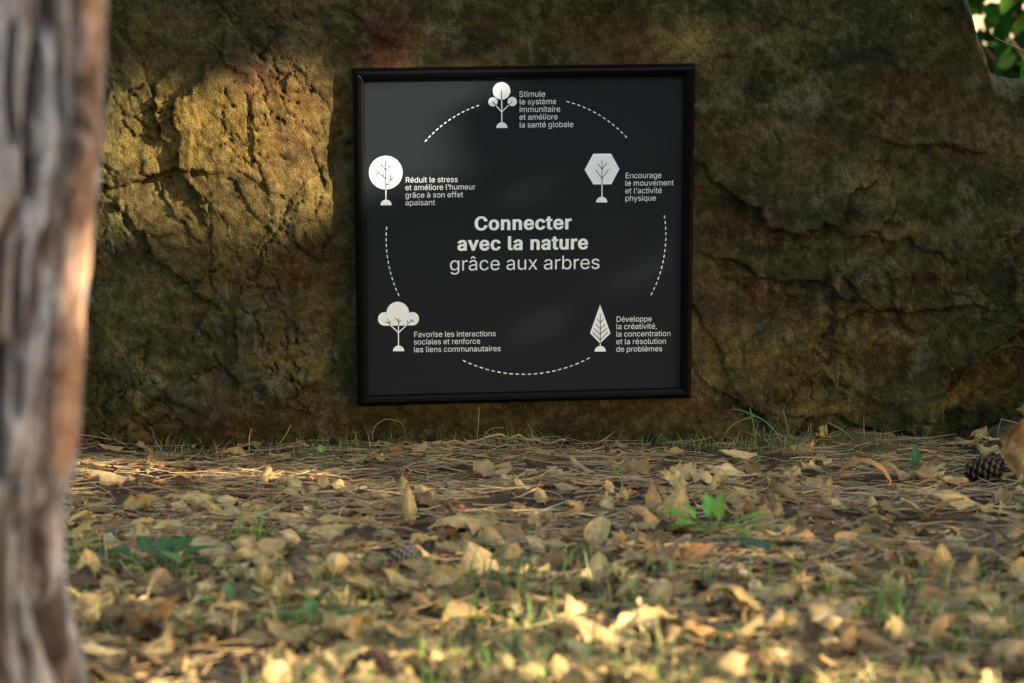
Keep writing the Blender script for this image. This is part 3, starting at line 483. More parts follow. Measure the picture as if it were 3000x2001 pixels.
# ------------------------------------------------------------------ the sign
GLYPHS = {}
for item in """ 187/|,187/38,-119 68,71 137,71 84,-119|C510/267,-7 225,-3 186,7 150,25 119,49 92,79 70,115 53,157 44,203 40,254 44,305 53,352 70,393 92,429 119,459 150,484 186,501 225,512 267,516 293,514 317,511 340,504 362,496 383,485 402,471 419,456 435,438 448,418 459,397 467,373 473,348 408,348 404,365 397,380 389,395 380,407 369,418 357,428 344,437 330,444 315,449 300,453 284,455 267,456 237,453 209,445 184,432 161,414 141,391 125,364 113,332 106,295 103,254 106,213 113,177 125,145 141,117 161,94 184,76 210,63 237,56 267,53 284,54 300,56 315,60 330,65 344,72 357,81 369,90 380,102 389,114 397,128 404,144 408,160 473,160 467,135 459,112 448,91 435,71 420,53 402,38 383,24 363,13 341,5 317,-2 293,-6|D502/219,0 96,0 96,57 215,57 254,60 288,68 318,81 343,99 363,122 379,149 390,181 397,216 399,255 397,294 390,329 379,361 364,388 344,410 320,428 291,441 258,449 221,452 93,452 93,509 225,509 273,505 315,495 353,478 385,455 412,426 433,391 449,351 458,306 462,255 458,205 449,159 433,119 411,83 384,54 351,31 312,14 268,3/125,509 125,0 60,0 60,509|E418/60,0 60,509 372,509 372,452 125,452 125,286 355,286 355,229 125,229 125,57 375,57 375,0|F410/60,0 60,509 369,509 369,452 125,452 125,278 346,278 346,221 125,221 125,0|R449/60,0 60,509 236,509 273,506 305,500 333,489 356,473 376,455 390,433 401,408 407,381 409,352 407,323 401,296 390,271 376,250 356,232 333,217 305,206 273,200 236,198 96,198 96,255 234,255 258,256 280,260 298,267 313,276 325,287 334,300 340,316 344,333 345,352 344,371 340,389 334,405 325,419 313,430 298,440 279,446 258,451 233,452 125,452 125,0/353,0 230,229 303,229 428,0|S446/224,-9 188,-7 156,-1 128,9 102,23 81,40 64,60 51,83 42,109 38,137 104,137 108,118 114,102 123,88 136,76 150,66 166,59 185,53 204,50 224,49 246,50 267,54 286,60 303,69 317,79 329,92 338,106 344,122 346,139 344,154 340,168 332,179 322,189 310,197 296,205 280,211 263,217 245,222 184,239 145,253 112,269 86,289 67,313 56,341 52,372 54,400 62,425 75,448 92,468 113,484 138,498 165,508 195,514 227,516 259,514 289,508 316,498 340,484 360,468 377,449 390,427 398,403 401,378 337,378 332,402 320,421 302,437 280,449 254,456 225,459 204,457 185,454 167,448 152,440 139,430 129,418 121,405 117,391 115,376 117,359 122,345 131,334 142,324 155,315 169,308 184,302 198,297 212,293 264,279 279,275 295,270 312,264 328,256 344,248 359,238 372,226 384,213 395,198 402,180 407,161 408,139 406,112 399,87 386,64 370,43 349,25 323,11 294,0 261,-7|a389/160,-9 137,-7 115,-3 94,5 76,15 60,29 48,45 38,63 32,84 30,108 32,128 36,146 43,161 53,174 64,184 78,193 92,200 108,206 125,211 143,214 161,217 178,220 200,223 218,225 234,227 247,229 257,231 265,235 271,240 274,246 276,255 276,257 275,272 272,285 267,297 260,307 251,315 240,322 227,327 212,330 196,331 178,330 163,327 149,322 137,316 127,309 118,301 110,292 104,283 100,274 41,291 51,313 64,331 79,346 95,358 114,368 133,375 153,380 173,383 194,384 208,384 223,382 239,379 255,375 271,369 286,360 300,350 312,336 322,320 330,301 335,278 337,251 337,0 277,0 277,52 272,52 267,43 260,34 252,25 242,16 229,8 215,1 199,-4 181,-7/170,45 192,47 211,51 228,59 242,68 254,80 263,93 270,108 274,122 276,138 276,190 272,187 267,184 259,182 251,180 241,178 231,176 221,174 210,173 200,171 175,168 161,166 147,163 134,159 122,153 112,147 103,139 97,130 93,118 92,105 93,93 96,82 102,72 109,64 119,57 130,52 142,48 156,46|b424/229,-8 208,-7 189,-3 172,4 159,12 147,21 138,31 130,41 123,50 118,59 112,59 112,0 53,0 53,509 114,509 114,319 118,319 123,327 130,336 137,346 147,355 158,364 171,373 188,379 207,383 229,384 259,382 287,374 313,361 335,342 354,320 370,293 381,261 388,227 390,189 388,151 381,116 370,84 355,57 336,34 313,16 288,3 260,-6/220,47 242,49 262,55 279,66 294,80 306,97 316,117 323,139 327,163 328,189 327,215 323,239 316,261 307,281 295,298 280,311 262,322 243,328 220,330 198,328 178,322 161,312 147,299 134,282 125,263 118,241 114,216 113,189 114,162 118,138 125,115 135,95 147,78 162,65 179,55 198,49|c395/207,-8 174,-5 144,3 117,16 93,35 72,58 56,85 44,116 37,150 34,187 37,225 44,260 56,291 72,318 93,341 117,360 144,374 174,382 207,384 226,384 243,381 260,377 276,371 291,364 305,356 318,346 330,335 340,322 349,308 356,293 362,277 303,262 300,272 295,281 290,289 284,297 278,304 270,311 261,316 252,321 242,325 231,328 220,329 207,330 184,328 163,321 145,310 130,296 118,278 108,258 102,236 98,212 96,187 98,163 102,139 108,117 118,97 130,80 145,66 163,55 184,49 207,46 220,47 232,49 243,52 253,55 262,60 271,66 279,73 285,80 292,89 297,98 301,107 304,117 363,102 357,86 350,70 341,56 331,43 319,32 306,21 292,12 277,5 261,-1 244,-5 226,-7|d424/195,-8 165,-6 137,3 111,16 89,34 70,57 55,84 43,116 36,151 34,189 36,227 43,261 55,293 70,320 89,342 112,361 137,374 165,382 196,384 218,383 237,379 253,373 267,364 278,355 287,346 295,336 301,327 306,319 311,319 311,509 372,509 372,0 313,0 313,59 307,59 301,50 295,41 287,31 277,21 266,12 252,4 236,-3 217,-7/205,47 226,49 246,55 263,65 278,78 290,95 299,115 306,138 310,162 312,189 310,216 306,241 300,263 290,282 278,299 263,312 246,322 227,328 205,330 182,328 162,322 145,311 130,298 118,281 108,261 102,239 98,215 96,189 98,163 102,139 109,117 118,97 130,80 145,66 162,55 182,49|e403/212,-8 177,-5 145,3 117,16 92,35 72,58 56,85 44,116 37,150 34,187 36,224 44,258 55,290 71,317 91,340 115,359 142,373 172,382 205,384 226,383 246,380 266,374 285,366 303,355 319,341 334,324 347,305 357,282 365,256 370,227 371,194 371,169 75,169 75,221 338,221 310,202 308,226 304,248 298,269 288,286 277,301 263,314 246,323 227,328 205,330 183,328 164,323 146,313 131,301 119,286 109,270 102,251 97,231 96,211 96,178 98,151 102,127 110,106 121,88 135,73 151,61 169,53 190,48 212,46 227,47 241,49 254,53 265,58 276,65 285,73 294,82 300,93 306,105 365,91 358,72 348,55 335,39 320,26 302,14 283,4 261,-3 237,-7|f253/228,379 228,327 6,327 6,379/81,0 81,432 82,452 87,470 96,486 107,499 120,510 135,519 152,525 169,529 187,530 201,530 212,529 222,527 231,525 238,523 243,521 227,468 224,470 220,471 215,472 209,473 202,474 195,474 178,472 164,468 154,460 147,449 143,435 142,419 142,0|g425/207,-151 180,-149 156,-146 134,-140 114,-132 97,-122 82,-110 70,-97 59,-84 51,-69 101,-41 107,-49 114,-57 122,-66 131,-74 142,-82 154,-88 169,-93 187,-96 207,-97 236,-95 261,-87 282,-75 298,-58 308,-34 311,-6 311,68 306,68 301,60 294,51 287,41 277,32 266,23 252,16 236,10 217,6 195,5 165,7 138,14 113,27 90,43 71,65 55,90 43,120 36,154 34,191 36,229 43,263 55,293 71,320 90,342 112,361 138,374 166,382 196,384 218,383 237,379 253,373 267,365 279,356 288,346 296,336 302,327 308,319 313,319 313,379 372,379 372,-9 370,-40 363,-67 350,-90 334,-109 314,-124 291,-136 265,-144 237,-149/205,59 227,61 246,66 264,75 278,87 290,103 300,121 307,142 311,166 312,193 311,219 307,242 300,264 291,283 279,299 264,312 247,322 227,328 205,330 182,328 163,322 145,312 130,298 118,282 109,262 102,241 98,218 96,193 98,167 102,144 109,123 118,104 131,88 145,76 163,66 183,61|h410/114,227 114,0 53,0 53,509 114,509 114,287 102,287 116,319 132,344 152,362 175,374 200,382 227,384 252,383 275,377 295,369 313,356 328,340 341,321 350,298 355,271 357,240 357,0 296,0 296,235 293,263 286,286 273,304 256,318 235,326 210,329 192,328 176,324 161,317 147,308 136,297 126,283 119,266 115,248|i166/53,0 53,379 114,379 114,0/84,443 73,444 63,448 54,455 47,463 43,472 41,483 43,494 47,504 54,512 63,518 73,522 84,524 95,522 105,518 114,512 121,504 125,494 126,483 125,472 121,463 114,455 105,448 95,444|l189/139,-2 112,0 91,8 74,20 62,37 55,59 53,84 53,509 114,509 114,99 114,83 117,71 120,62 126,57 135,53 146,52 152,52 157,52 160,53 164,53 167,54 170,54 181,3 175,1 169,0 162,-1 154,-2 147,-2|m609/53,0 53,379 112,379 112,295 108,295 114,314 122,331 132,346 144,358 158,368 172,376 187,382 203,385 219,386 245,383 268,375 287,361 303,342 314,320 321,295 312,295 318,312 326,329 337,343 350,356 364,366 381,375 398,381 417,385 437,386 458,385 478,380 497,372 514,361 529,346 541,328 550,307 555,283 557,255 557,0 496,0 496,254 493,279 485,298 473,313 456,323 438,329 419,330 402,329 387,326 374,320 363,312 353,302 345,290 340,277 336,263 335,247 335,0 274,0 274,260 272,280 265,297 253,311 238,322 220,328 199,330 185,329 171,326 158,320 145,312 135,302 126,289 119,274 115,257 114,238 114,0|n409/114,227 114,0 53,0 53,379 112,379 112,287 102,287 116,319 132,344 152,362 175,374 200,382 227,384 252,383 275,377 295,369 313,356 328,340 341,321 350,298 355,271 357,240 357,0 296,0 296,235 293,263 286,286 273,304 256,318 235,326 210,329 192,328 176,324 161,317 147,308 136,297 126,283 119,266 115,248|o415/207,-8 174,-5 144,3 117,16 93,35 72,58 56,85 44,116 37,150 34,187 37,225 44,260 56,291 72,318 93,341 117,360 144,374 174,382 207,384 241,382 271,374 299,360 323,341 343,318 359,291 371,260 379,225 381,187 379,150 371,116 359,85 343,58 323,35 299,16 271,3 241,-5/207,46 231,49 252,55 270,66 285,80 298,97 307,117 314,139 318,163 319,187 318,212 314,236 307,258 298,278 285,296 270,310 252,321 231,328 207,330 184,328 163,321 145,310 130,296 118,278 108,258 102,236 98,212 96,187 98,163 102,139 108,117 118,97 130,80 145,66 163,55 184,49|p424/53,-143 53,379 112,379 112,319 118,319 123,327 130,336 137,346 147,355 158,364 171,373 188,379 207,383 229,384 259,382 287,374 313,361 335,342 354,320 370,293 381,261 388,227 390,189 388,151 381,116 370,84 355,57 336,34 313,16 288,3 260,-6 229,-8 208,-7 189,-3 173,4 159,12 147,21 138,31 130,41 124,50 118,59 114,59 114,-143/220,47 242,49 262,55 279,66 294,80 306,97 316,117 323,139 327,163 328,189 327,215 323,239 316,261 307,281 295,298 280,311 262,322 243,328 220,330 198,328 178,322 161,312 147,299 134,282 125,263 118,241 114,216 113,189 114,162 118,138 125,115 135,95 147,78 162,65 179,55 198,49|q424/372,-143 311,-143 311,59 306,59 301,50 295,41 287,31 277,21 266,12 252,4 236,-3 217,-7 195,-8 165,-6 137,3 111,16 89,34 70,57 55,84 43,116 36,151 34,189 36,227 43,261 55,293 70,320 89,342 112,361 137,374 165,382 196,384 218,383 237,379 253,373 267,364 278,355 287,346 295,336 301,327 307,319 313,319 313,379 372,379/205,47 226,49 246,55 263,65 278,78 290,95 299,115 306,138 310,162 312,189 310,216 306,241 300,263 290,282 278,299 263,312 246,322 227,328 205,330 182,328 162,322 145,311 130,298 118,281 108,261 102,239 98,215 96,189 98,163 102,139 109,117 118,97 130,80 145,66 162,55 182,49|r259/53,0 53,379 112,379 112,321 115,321 124,339 137,354 152,367 171,377 191,383 213,385 218,385 223,385 229,384 243,384 243,322 241,323 236,324 230,324 223,325 215,326 207,326 190,324 174,321 159,315 146,306 135,296 126,284 119,269 115,254 114,237 114,0|s365/182,-8 157,-7 133,-3 112,3 93,12 76,24 62,38 50,54 41,73 36,94 94,107 101,87 111,72 124,60 141,52 160,47 181,45 206,47 227,53 244,62 258,74 265,88 268,103 266,115 262,126 254,136 243,144 229,150 212,155 149,170 118,180 92,192 72,208 58,227 50,249 47,274 49,295 55,314 65,332 79,347 95,360 115,370 137,378 161,383 187,384 212,383 234,379 254,372 271,363 286,352 299,339 309,324 318,308 324,290 268,277 262,291 254,304 243,316 228,325 210,331 187,333 166,331 147,326 131,317 119,305 111,292 109,277 110,264 115,253 124,243 136,235 152,229 172,223 229,209 261,200 287,187 306,171 320,153 328,131 331,107 329,85 323,65 312,47 298,31 281,18 260,6 236,-2 210,-7|t227/204,379 204,327 6,327 6,379/65,471 126,471 126,98 127,83 130,70 136,61 144,55 156,51 170,50 175,50 180,50 185,51 191,52 197,53 202,54 213,2 207,0 200,-2 192,-3 184,-3 176,-4 168,-4 138,-1 113,7 92,21 77,41 68,64 65,93|u410/182,-5 158,-3 135,2 115,11 97,23 82,39 69,59 60,82 54,109 53,139 53,379 114,379 114,144 116,117 124,94 137,75 154,61 175,53 200,50 218,51 234,55 249,62 263,71 274,83 283,97 290,113 295,132 296,153 296,379 357,379 357,0 298,0 298,92 307,92 294,60 277,35 257,17 234,5 209,-3|v389/163,0 17,379 84,379 165,155 173,132 180,110 187,87 193,64 199,42 206,21 184,21 191,42 197,64 203,87 209,110 216,132 224,155 305,379 371,379 226,0|x378/21,0 171,218 171,171 29,379 100,379 147,306 159,287 170,270 179,253 188,237 198,221 207,206 175,206 185,221 194,237 202,253 211,270 222,287 233,306 282,379 352,379 209,169 209,214 358,0 287,0 231,85 219,103 209,120 200,136 191,152 182,167 173,182 205,182 195,167 187,152 178,136 170,120 160,103 148,85 91,0|y389/47,-139 61,-86 71,-87 83,-89 94,-90 104,-89 113,-86 122,-81 130,-74 138,-64 145,-51 151,-36 163,-1 17,379 84,379 165,155 173,132 180,109 187,87 193,64 199,42 206,21 184,21 190,42 196,64 202,87 209,110 216,132 224,155 305,379 371,379 204,-58 196,-77 187,-93 177,-107 165,-119 153,-128 139,-136 125,-141 109,-144 91,-145 82,-145 73,-144 65,-143 57,-142 52,-140|à389/160,-9 137,-7 115,-3 94,5 76,15 60,29 48,45 38,63 32,84 30,108 32,128 36,146 43,161 53,174 64,184 78,193 92,200 108,206 125,211 143,214 161,217 178,220 200,223 218,225 234,227 247,229 257,231 265,235 271,240 274,246 276,255 276,257 275,272 272,285 267,297 260,307 251,315 240,322 227,327 212,330 196,331 178,330 163,327 149,322 137,316 127,309 118,301 110,292 104,283 100,274 41,291 51,313 64,331 79,346 95,358 114,368 133,375 153,380 173,383 194,384 208,384 223,382 239,379 255,375 271,369 286,360 300,350 312,336 322,320 330,301 335,278 337,251 337,0 277,0 277,52 272,52 267,43 260,34 252,25 242,16 229,8 215,1 199,-4 181,-7/170,45 192,47 211,51 228,59 242,68 254,80 263,93 270,108 274,122 276,138 276,190 272,187 267,184 259,182 251,180 241,178 231,176 221,174 210,173 200,171 175,168 161,166 147,163 134,159 122,153 112,147 103,139 97,130 93,118 92,105 93,93 96,82 102,72 109,64 119,57 130,52 142,48 156,46/165,429 99,529 168,529 215,429|â389/160,-9 137,-7 115,-3 94,5 76,15 60,29 48,45 38,63 32,84 30,108 32,128 36,146 43,161 53,174 64,184 78,193 92,200 108,206 125,211 143,214 161,217 178,220 200,223 218,225 234,227 247,229 257,231 265,235 271,240 274,246 276,255 276,257 275,272 272,285 267,297 260,307 251,315 240,322 227,327 212,330 196,331 178,330 163,327 149,322 137,316 127,309 118,301 110,292 104,283 100,274 41,291 51,313 64,331 79,346 95,358 114,368 133,375 153,380 173,383 194,384 208,384 223,382 239,379 255,375 271,369 286,360 300,350 312,336 322,320 330,301 335,278 337,251 337,0 277,0 277,52 272,52 267,43 260,34 252,25 242,16 229,8 215,1 199,-4 181,-7/170,45 192,47 211,51 228,59 242,68 254,80 263,93 270,108 274,122 276,138 276,190 272,187 267,184 259,182 251,180 241,178 231,176 221,174 210,173 200,171 175,168 161,166 147,163 134,159 122,153 112,147 103,139 97,130 93,118 92,105 93,93 96,82 102,72 109,64 119,57 130,52 142,48 156,46/140,435 80,435 80,438 160,529 218,529 299,438 299,435 238,435 189,495|è403/212,-8 177,-5 145,3 117,16 92,35 72,58 56,85 44,116 37,150 34,187 36,224 44,258 55,290 71,317 91,340 115,359 142,373 172,382 205,384 226,383 246,380 266,374 285,366 303,355 319,341 334,324 347,305 357,282 365,256 370,227 371,194 371,169 75,169 75,221 338,221 310,202 308,226 304,248 298,269 288,286 277,301 263,314 246,323 227,328 205,330 183,328 164,323 146,313 131,301 119,286 109,270 102,251 97,231 96,211 96,178 98,151 102,127 110,106 121,88 135,73 151,61 169,53 190,48 212,46 227,47 241,49 254,53 265,58 276,65 285,73 294,82 300,93 306,105 365,91 358,72 348,55 335,39 320,26 302,14 283,4 261,-3 237,-7/180,429 114,529 182,529 230,429|é403/212,-8 177,-5 145,3 117,16 92,35 72,58 56,85 44,116 37,150 34,187 36,224 44,258 55,290 71,317 91,340 115,359 142,373 172,382 205,384 226,383 246,380 266,374 285,366 303,355 319,341 334,324 347,305 357,282 365,256 370,227 371,194 371,169 75,169 75,221 338,221 310,202 308,226 304,248 298,269 288,286 277,301 263,314 246,323 227,328 205,330 183,328 164,323 146,313 131,301 119,286 109,270 102,251 97,231 96,211 96,178 98,151 102,127 110,106 121,88 135,73 151,61 169,53 190,48 212,46 227,47 241,49 254,53 265,58 276,65 285,73 294,82 300,93 306,105 365,91 358,72 348,55 335,39 320,26 302,14 283,4 261,-3 237,-7/177,429 225,529 293,529 227,429|’176/52,318 82,509 151,509 98,318""".split("|"):
    if not item: continue
    ch = item[0]; adv, _, rest = item[1:].partition("/")
    GLYPHS[ch] = (int(adv) / 1000, [np.array([[int(q) for q in p.split(",")] for p in c.split(" ")], float) / 1000 for c in rest.split("/") if c])
sign = empty("information_sign", SIGN_C); sign.rotation_euler = Matrix(SR.tolist()).to_euler()
tag(sign, "square black framed information sign with white tree icons hung on the boulder", "sign")
def sl(px, py):                                   # photograph pixel -> panel plane, local x / z
    d = ray(px / DS, py / DS); t = np.dot(SIGN_C - CAM, SN) / np.dot(d, SN); p = SR.T @ (CAM + d * t - SIGN_C); return np.array([p[0], p[2]])
def c1_(x, y): return sl(1000 + x / 2.1373, 150 + y / 2.1373)
def c2_(x, y): return sl(1000 + x / 2.1373, 600 + y / 2.1373)
def c3_(x, y): return sl(1050 + x / 5.2244, 850 + y / 5.2244)
PW, PH = .5686, .5712
def box(x0, x1, y0, y1, z0, z1):
    V = [(x, y, z) for x in (x0, x1) for y in (y0, y1) for z in (z0, z1)]
    F = [(0, 1, 3, 2), (4, 6, 7, 5), (0, 4, 5, 1), (2, 3, 7, 6), (0, 2, 6, 4), (1, 5, 7, 3)]
    return V, F
V_, F_ = box(-PW / 2 - .003, PW / 2 + .003, 0, .004, -PH / 2 - .003, PH / 2 + .003)
mesh_obj("panel", V_, F_, M_panel, parent=sign)
V_, F_ = box(-PW / 2 - .010, PW / 2 + .010, .0045, .014, -PH / 2 - .010, PH / 2 + .010)
mesh_obj("backing_board", V_, F_, M_frame, parent=sign)
# frame: rounded snap profile, mitred, four rails
def rail(w, L0, L1):
    # profile across (inner -> outer), y (towards viewer is negative)
    prof = [(0, .0), (0, -.0075), (.0015, -.0095), (w * .3, -.0120), (w * .6, -.0128), (w * .85, -.0105), (w * .97, -.006), (w, -.001), (w, .016), (w * .3, .016)]
    V = []
    for a, y in prof:
        V.append((-(L0 + a), y, a)); V.append((L1 + a, y, a))
    n = len(prof); F = [(2 * i, 2 * i + 1, 2 * i + 3, 2 * i + 2) for i in range(n - 1)]
    F.append(tuple(2 * i for i in range(n))); F.append(tuple(2 * i + 1 for i in range(n))[::-1])
    return V, F
FWD = .0195
for k, (ang, L, off) in enumerate([(0, PW / 2, PH / 2), (math.pi / 2, PH / 2, PW / 2), (math.pi, PW / 2, PH / 2), (-math.pi / 2, PH / 2, PW / 2)]):
    V_, F_ = rail(FWD, L - .0002, L - .0002)
    V_ = [(x, y, z + off) for x, y, z in V_]; ca, sa = math.cos(ang), math.sin(ang)
    V_ = [(x * ca + z * sa, y, -x * sa + z * ca) for x, y, z in V_]
    o = mesh_obj("frame_rail", V_, F_, M_frame, parent=sign, smooth=False)
    bv = o.modifiers.new("b", 'BEVEL'); bv.width = .0008; bv.segments = 2; bv.limit_method = 'ANGLE'
def poly_mesh(name, contours, mat, y, parent):
    pts = []; edges = []
    for c in contours:
        s = len(pts); n = len(c)
        for p in c: pts.append(Vector((float(p[0]), float(p[1]))))
        edges += [(s + i, s + (i + 1) % n) for i in range(n)]
    vv, _, ff, _, _, _ = delaunay_2d_cdt(pts, edges, [], 1, 1e-7)
    # keep triangles inside an odd number of contours
    def inside(p):
        w = 0
        for c in contours:
            x, z = c[:, 0], c[:, 1]; x2, z2 = np.roll(x, -1), np.roll(z, -1)
            m = (z > p[1]) != (z2 > p[1])
            with np.errstate(divide='ignore', invalid='ignore'):
                xi = (x2 - x) * (p[1] - z) / (z2 - z) + x
            cross = m & (p[0] < xi); w += int(np.where(z2 > z, 1, -1)[cross].sum())
        return w != 0
    F = [f for f in ff if inside(np.mean([[vv[i][0], vv[i][1]] for i in f], 0))]
    V = [(a[0], y, a[1]) for a in vv]
    return V, F
def embolden(c, d):
    prev = np.roll(c, 1, 0); nxt = np.roll(c, -1, 0)
    e1_ = c - prev; e2__ = nxt - c; e1_ = e1_ / (np.linalg.norm(e1_, axis=1)[:, None] + 1e-9); e2__ = e2__ / (np.linalg.norm(e2__, axis=1)[:, None] + 1e-9)
    n_1 = np.stack([e1_[:, 1], -e1_[:, 0]], 1); n_2 = np.stack([e2__[:, 1], -e2__[:, 0]], 1)
    m = n_1 + n_2; m = m / (np.linalg.norm(m, axis=1)[:, None] + 1e-9); k = 1 / np.clip((m * n_1).sum(1), .6, 1)
    return c + m * (d * k)[:, None] * np.array([1.0, .5])
# is the outer contour clockwise? (decides which way bold grows)
_l = GLYPHS["l"][1][0]; _area = .5 * np.sum(_l[:, 0] * np.roll(_l[:, 1], -1) - np.roll(_l[:, 0], -1) * _l[:, 1]); OUT = 1 if _area > 0 else -1
_glyph_cache = {}
def text_line(s, p0, p1, em, bold=0.0):
    """glyph outlines between two points of the baseline"""
    track = 1.35 * bold
    w = sum(GLYPHS[c][0] + track for c in s) - track - .10
    u = (p1 - p0); L = np.linalg.norm(u); u = u / L; nrm = np.array([-u[1], u[0]]); sx_ = L / w
    V = []; F = []; x = -.05
    for ch in s:
        adv, cs = GLYPHS[ch]
        if cs:
            key = (ch, bold)
            if key not in _glyph_cache:
                cc_ = [embolden(c, bold * OUT) if bold else c for c in cs]
                _glyph_cache[key] = poly_mesh("", cc_, None, 0, None)
            gv, gf = _glyph_cache[key]; o_ = len(V)
            for a in gv:
                q = p0 + u * (a[0] + x + bold * .6) * sx_ + nrm * a[2] * em; V.append((q[0], -.0006, q[1]))
            F += [tuple(i + o_ for i in f) for f in gf]
        x += adv + track
    return V, F
def block(lines, conv, left, em, bold=0.0, slope=-.010, name="lettering"):
    V = []; F = []
    for s, xl, xr, yb in lines:
        a = conv(xl, yb + (xr - xl) * .5 * .012); b = conv(xr, yb - (xr - xl) * .5 * .012)
        v_, f_ = text_line(s, a, b, em, bold); o_ = len(V); V += v_; F += [tuple(i + o_ for i in f) for f in f_]
    return mesh_obj(name, V, F, M_print, parent=sign)
px = 1 / 1640.0
block([("Stimule", 1115, 1275, 285), ("le système", 1117, 1344, 332), ("immunitaire", 1117, 1369, 380), ("et améliore", 1116, 1353, 428), ("la santé globale", 1117, 1451, 476)], c1_, 0, 32 * px, -.003)["label"] = "five line caption beside the three ball tree"
block([("Réduit le stress", 403, 728, 821), ("et améliore l’humeur", 402, 837, 868), ("grâce à son effet", 402, 760, 916), ("apaisant", 402, 585, 964)], c1_, 0, 32 * px, -.003)["label"] = "four line caption beside the round tree"
block([("Encourage", 1780, 2003, 794), ("le mouvement", 1779, 2079, 841), ("et l’activité", 1779, 2005, 889), ("physique", 1779, 1968, 936)], c1_, 0, 32 * px, -.003)["label"] = "four line caption beside the hexagonal tree"
block([("Favorise les interactions", 456, 965, 825), ("sociales et renforce", 455, 868, 872), ("les liens communautaires", 455, 996, 919)], c2_, 0, 32 * px, -.003)["label"] = "three line caption beside the cloud tree"
block([("Développe", 1723, 1942, 731), ("la créativité,", 1722, 1975, 777), ("la concentration", 1722, 2060, 823), ("et la résolution", 1722, 2032, 871), ("de problèmes", 1722, 2007, 918)], c2_, 0, 32 * px, -.003)["label"] = "five line caption beside the pointed tree"
block([("Connecter", 838, 1428, 154), ("avec la nature", 732, 1533, 280)], c2_, 0, 77 * px, .033)["label"] = "bold two line title"
block([("grâce aux arbres", 683, 1614, 406)], c2_, 0, 80 * px, -.003)["label"] = "light third line of the title"
def ring(c, r, conv, a0=0, a1=360, n=48):
    p = []
    for i in range(n + (0 if a1 - a0 >= 360 else 1)):
        a = math.radians(a0 + (a1 - a0) * i / n); p.append(conv(c[0] + r * math.cos(a), c[1] - r * math.sin(a)))
    return np.array(p)
def fan(c, y):
    return [(float(p[0]), y, float(p[1])) for p in c], [tuple(range(len(c)))]
def stroke(conv, a, b, w, y):
    a = conv(*a); b = conv(*b); d = (b - a) / np.linalg.norm(b - a); n_ = np.array([-d[1], d[0]]) * w / 2; a = a - d * w * .3; b = b + d * w * .3
    return [(q[0], y, q[1]) for q in (a + n_, a - n_, b - n_, b + n_)], [(0, 1, 2, 3)]
def jm(lst):
    V = []; F = []
    for v_, f_ in lst:
        o_ = len(V); V += v_; F += [tuple(i + o_ for i in f) for f in f_]
    return V, F
def icon(conv, s, crowns, white, dark, mound, mr, label):
    root = empty("tree_icon"); root.parent = sign; root["label"] = label
    lst = [fan(c, -.0006 - .00004 * i) for i, c in enumerate(crowns)]
    mesh_obj("crown", *jm(lst), M_print, parent=root)
    mesh_obj("stem", *jm([stroke(conv, a, b, 3.0 * px, -.00058 - .00002 * i) for i, (a, b) in enumerate(white)]), M_print, parent=root)
    mesh_obj("branch", *jm([stroke(conv, a, b, 2.1 * px, -.0010 - .00002 * i) for i, (a, b) in enumerate(dark)]), M_panel, parent=root)
    mesh_obj("mound", *fan(ring(mound, mr, conv, 0, 180, 24), -.0007), M_print, parent=root)
icon(c1_, 1, [ring((1003, 248), 55, c1_), ring((949, 317), 29, c1_), ring((1070, 315), 29, c1_)], [((1004, 303), (1005, 446)), ((1004, 380), (968, 340)), ((1004, 380), (1048, 337))],
     [((1003, 248), (1004, 303)), ((948, 317), (970, 342)), ((1070, 315), (1046, 338))], (1005, 480), 35, "tree of three white balls")
icon(c1_, 1, [ring((278, 760), 105, c1_)], [((279, 865), (279, 932))],
     [((278, 685), (279, 865)), ((278, 799), (207, 732)), ((238, 762), (208, 770)), ((226, 768), (222, 784)), ((263, 785), (263, 758)), ((278, 746), (320, 706)), ((299, 724), (299, 709)), ((278, 740), (250, 709)), ((258, 716), (243, 718)),
      ((285, 835), (332, 785)), ((310, 805), (310, 774)), ((285, 832), (306, 838)), ((278, 695), (288, 690))], (280, 964), 35, "tree with one large round crown")
icon(c1_, 1, [np.array([c1_(*p) for p in [(1578, 642), (1688, 641), (1741, 737), (1690, 833), (1578, 834), (1523, 742)]])], [((1632, 834), (1632, 914))],
     [((1632, 686), (1632, 834)), ((1632, 739), (1606, 703)), ((1632, 739), (1659, 702)), ((1632, 798), (1592, 740)), ((1632, 798), (1673, 740))], (1630, 946), 35, "tree with a hexagonal crown")
icon(c3_, 2, [ring((602, 350), 173, c3_), ring((402, 439), 103, c3_), ring((825, 437), 102, c3_), np.array([c3_(*p) for p in [(402, 542), (402, 420), (825, 420), (825, 539)]])],
     [((613, 540), (614, 846)), ((614, 650), (490, 535)), ((614, 650), (740, 532))],
     [((613, 430), (613, 538)), ((490, 533), (458, 492)), ((458, 492), (443, 433)), ((458, 496), (410, 495)), ((477, 512), (488, 468)), ((613, 470), (558, 423)), ((613, 500), (646, 466)),
      ((740, 532), (822, 448)), ((806, 472), (850, 472)), ((762, 506), (746, 462))], (615, 933), 86, "tree with a cloud shaped crown")
icon(c2_, 1, [np.array([c2_(*p) for p in [(1620, 624), (1685, 804), (1620, 868), (1557, 804)]])], [((1621, 868), (1621, 886))],
     [((1621, 683), (1621, 866)), ((1621, 738), (1601, 713)), ((1621, 738), (1641, 713)), ((1621, 775), (1591, 748)), ((1621, 775), (1651, 748)), ((1621, 810), (1582, 774)), ((1621, 810), (1660, 773)), ((1621, 846), (1574, 798)), ((1621, 846), (1668, 797))],
     (1621, 918), 35, "tree with a pointed leaf shaped crown")
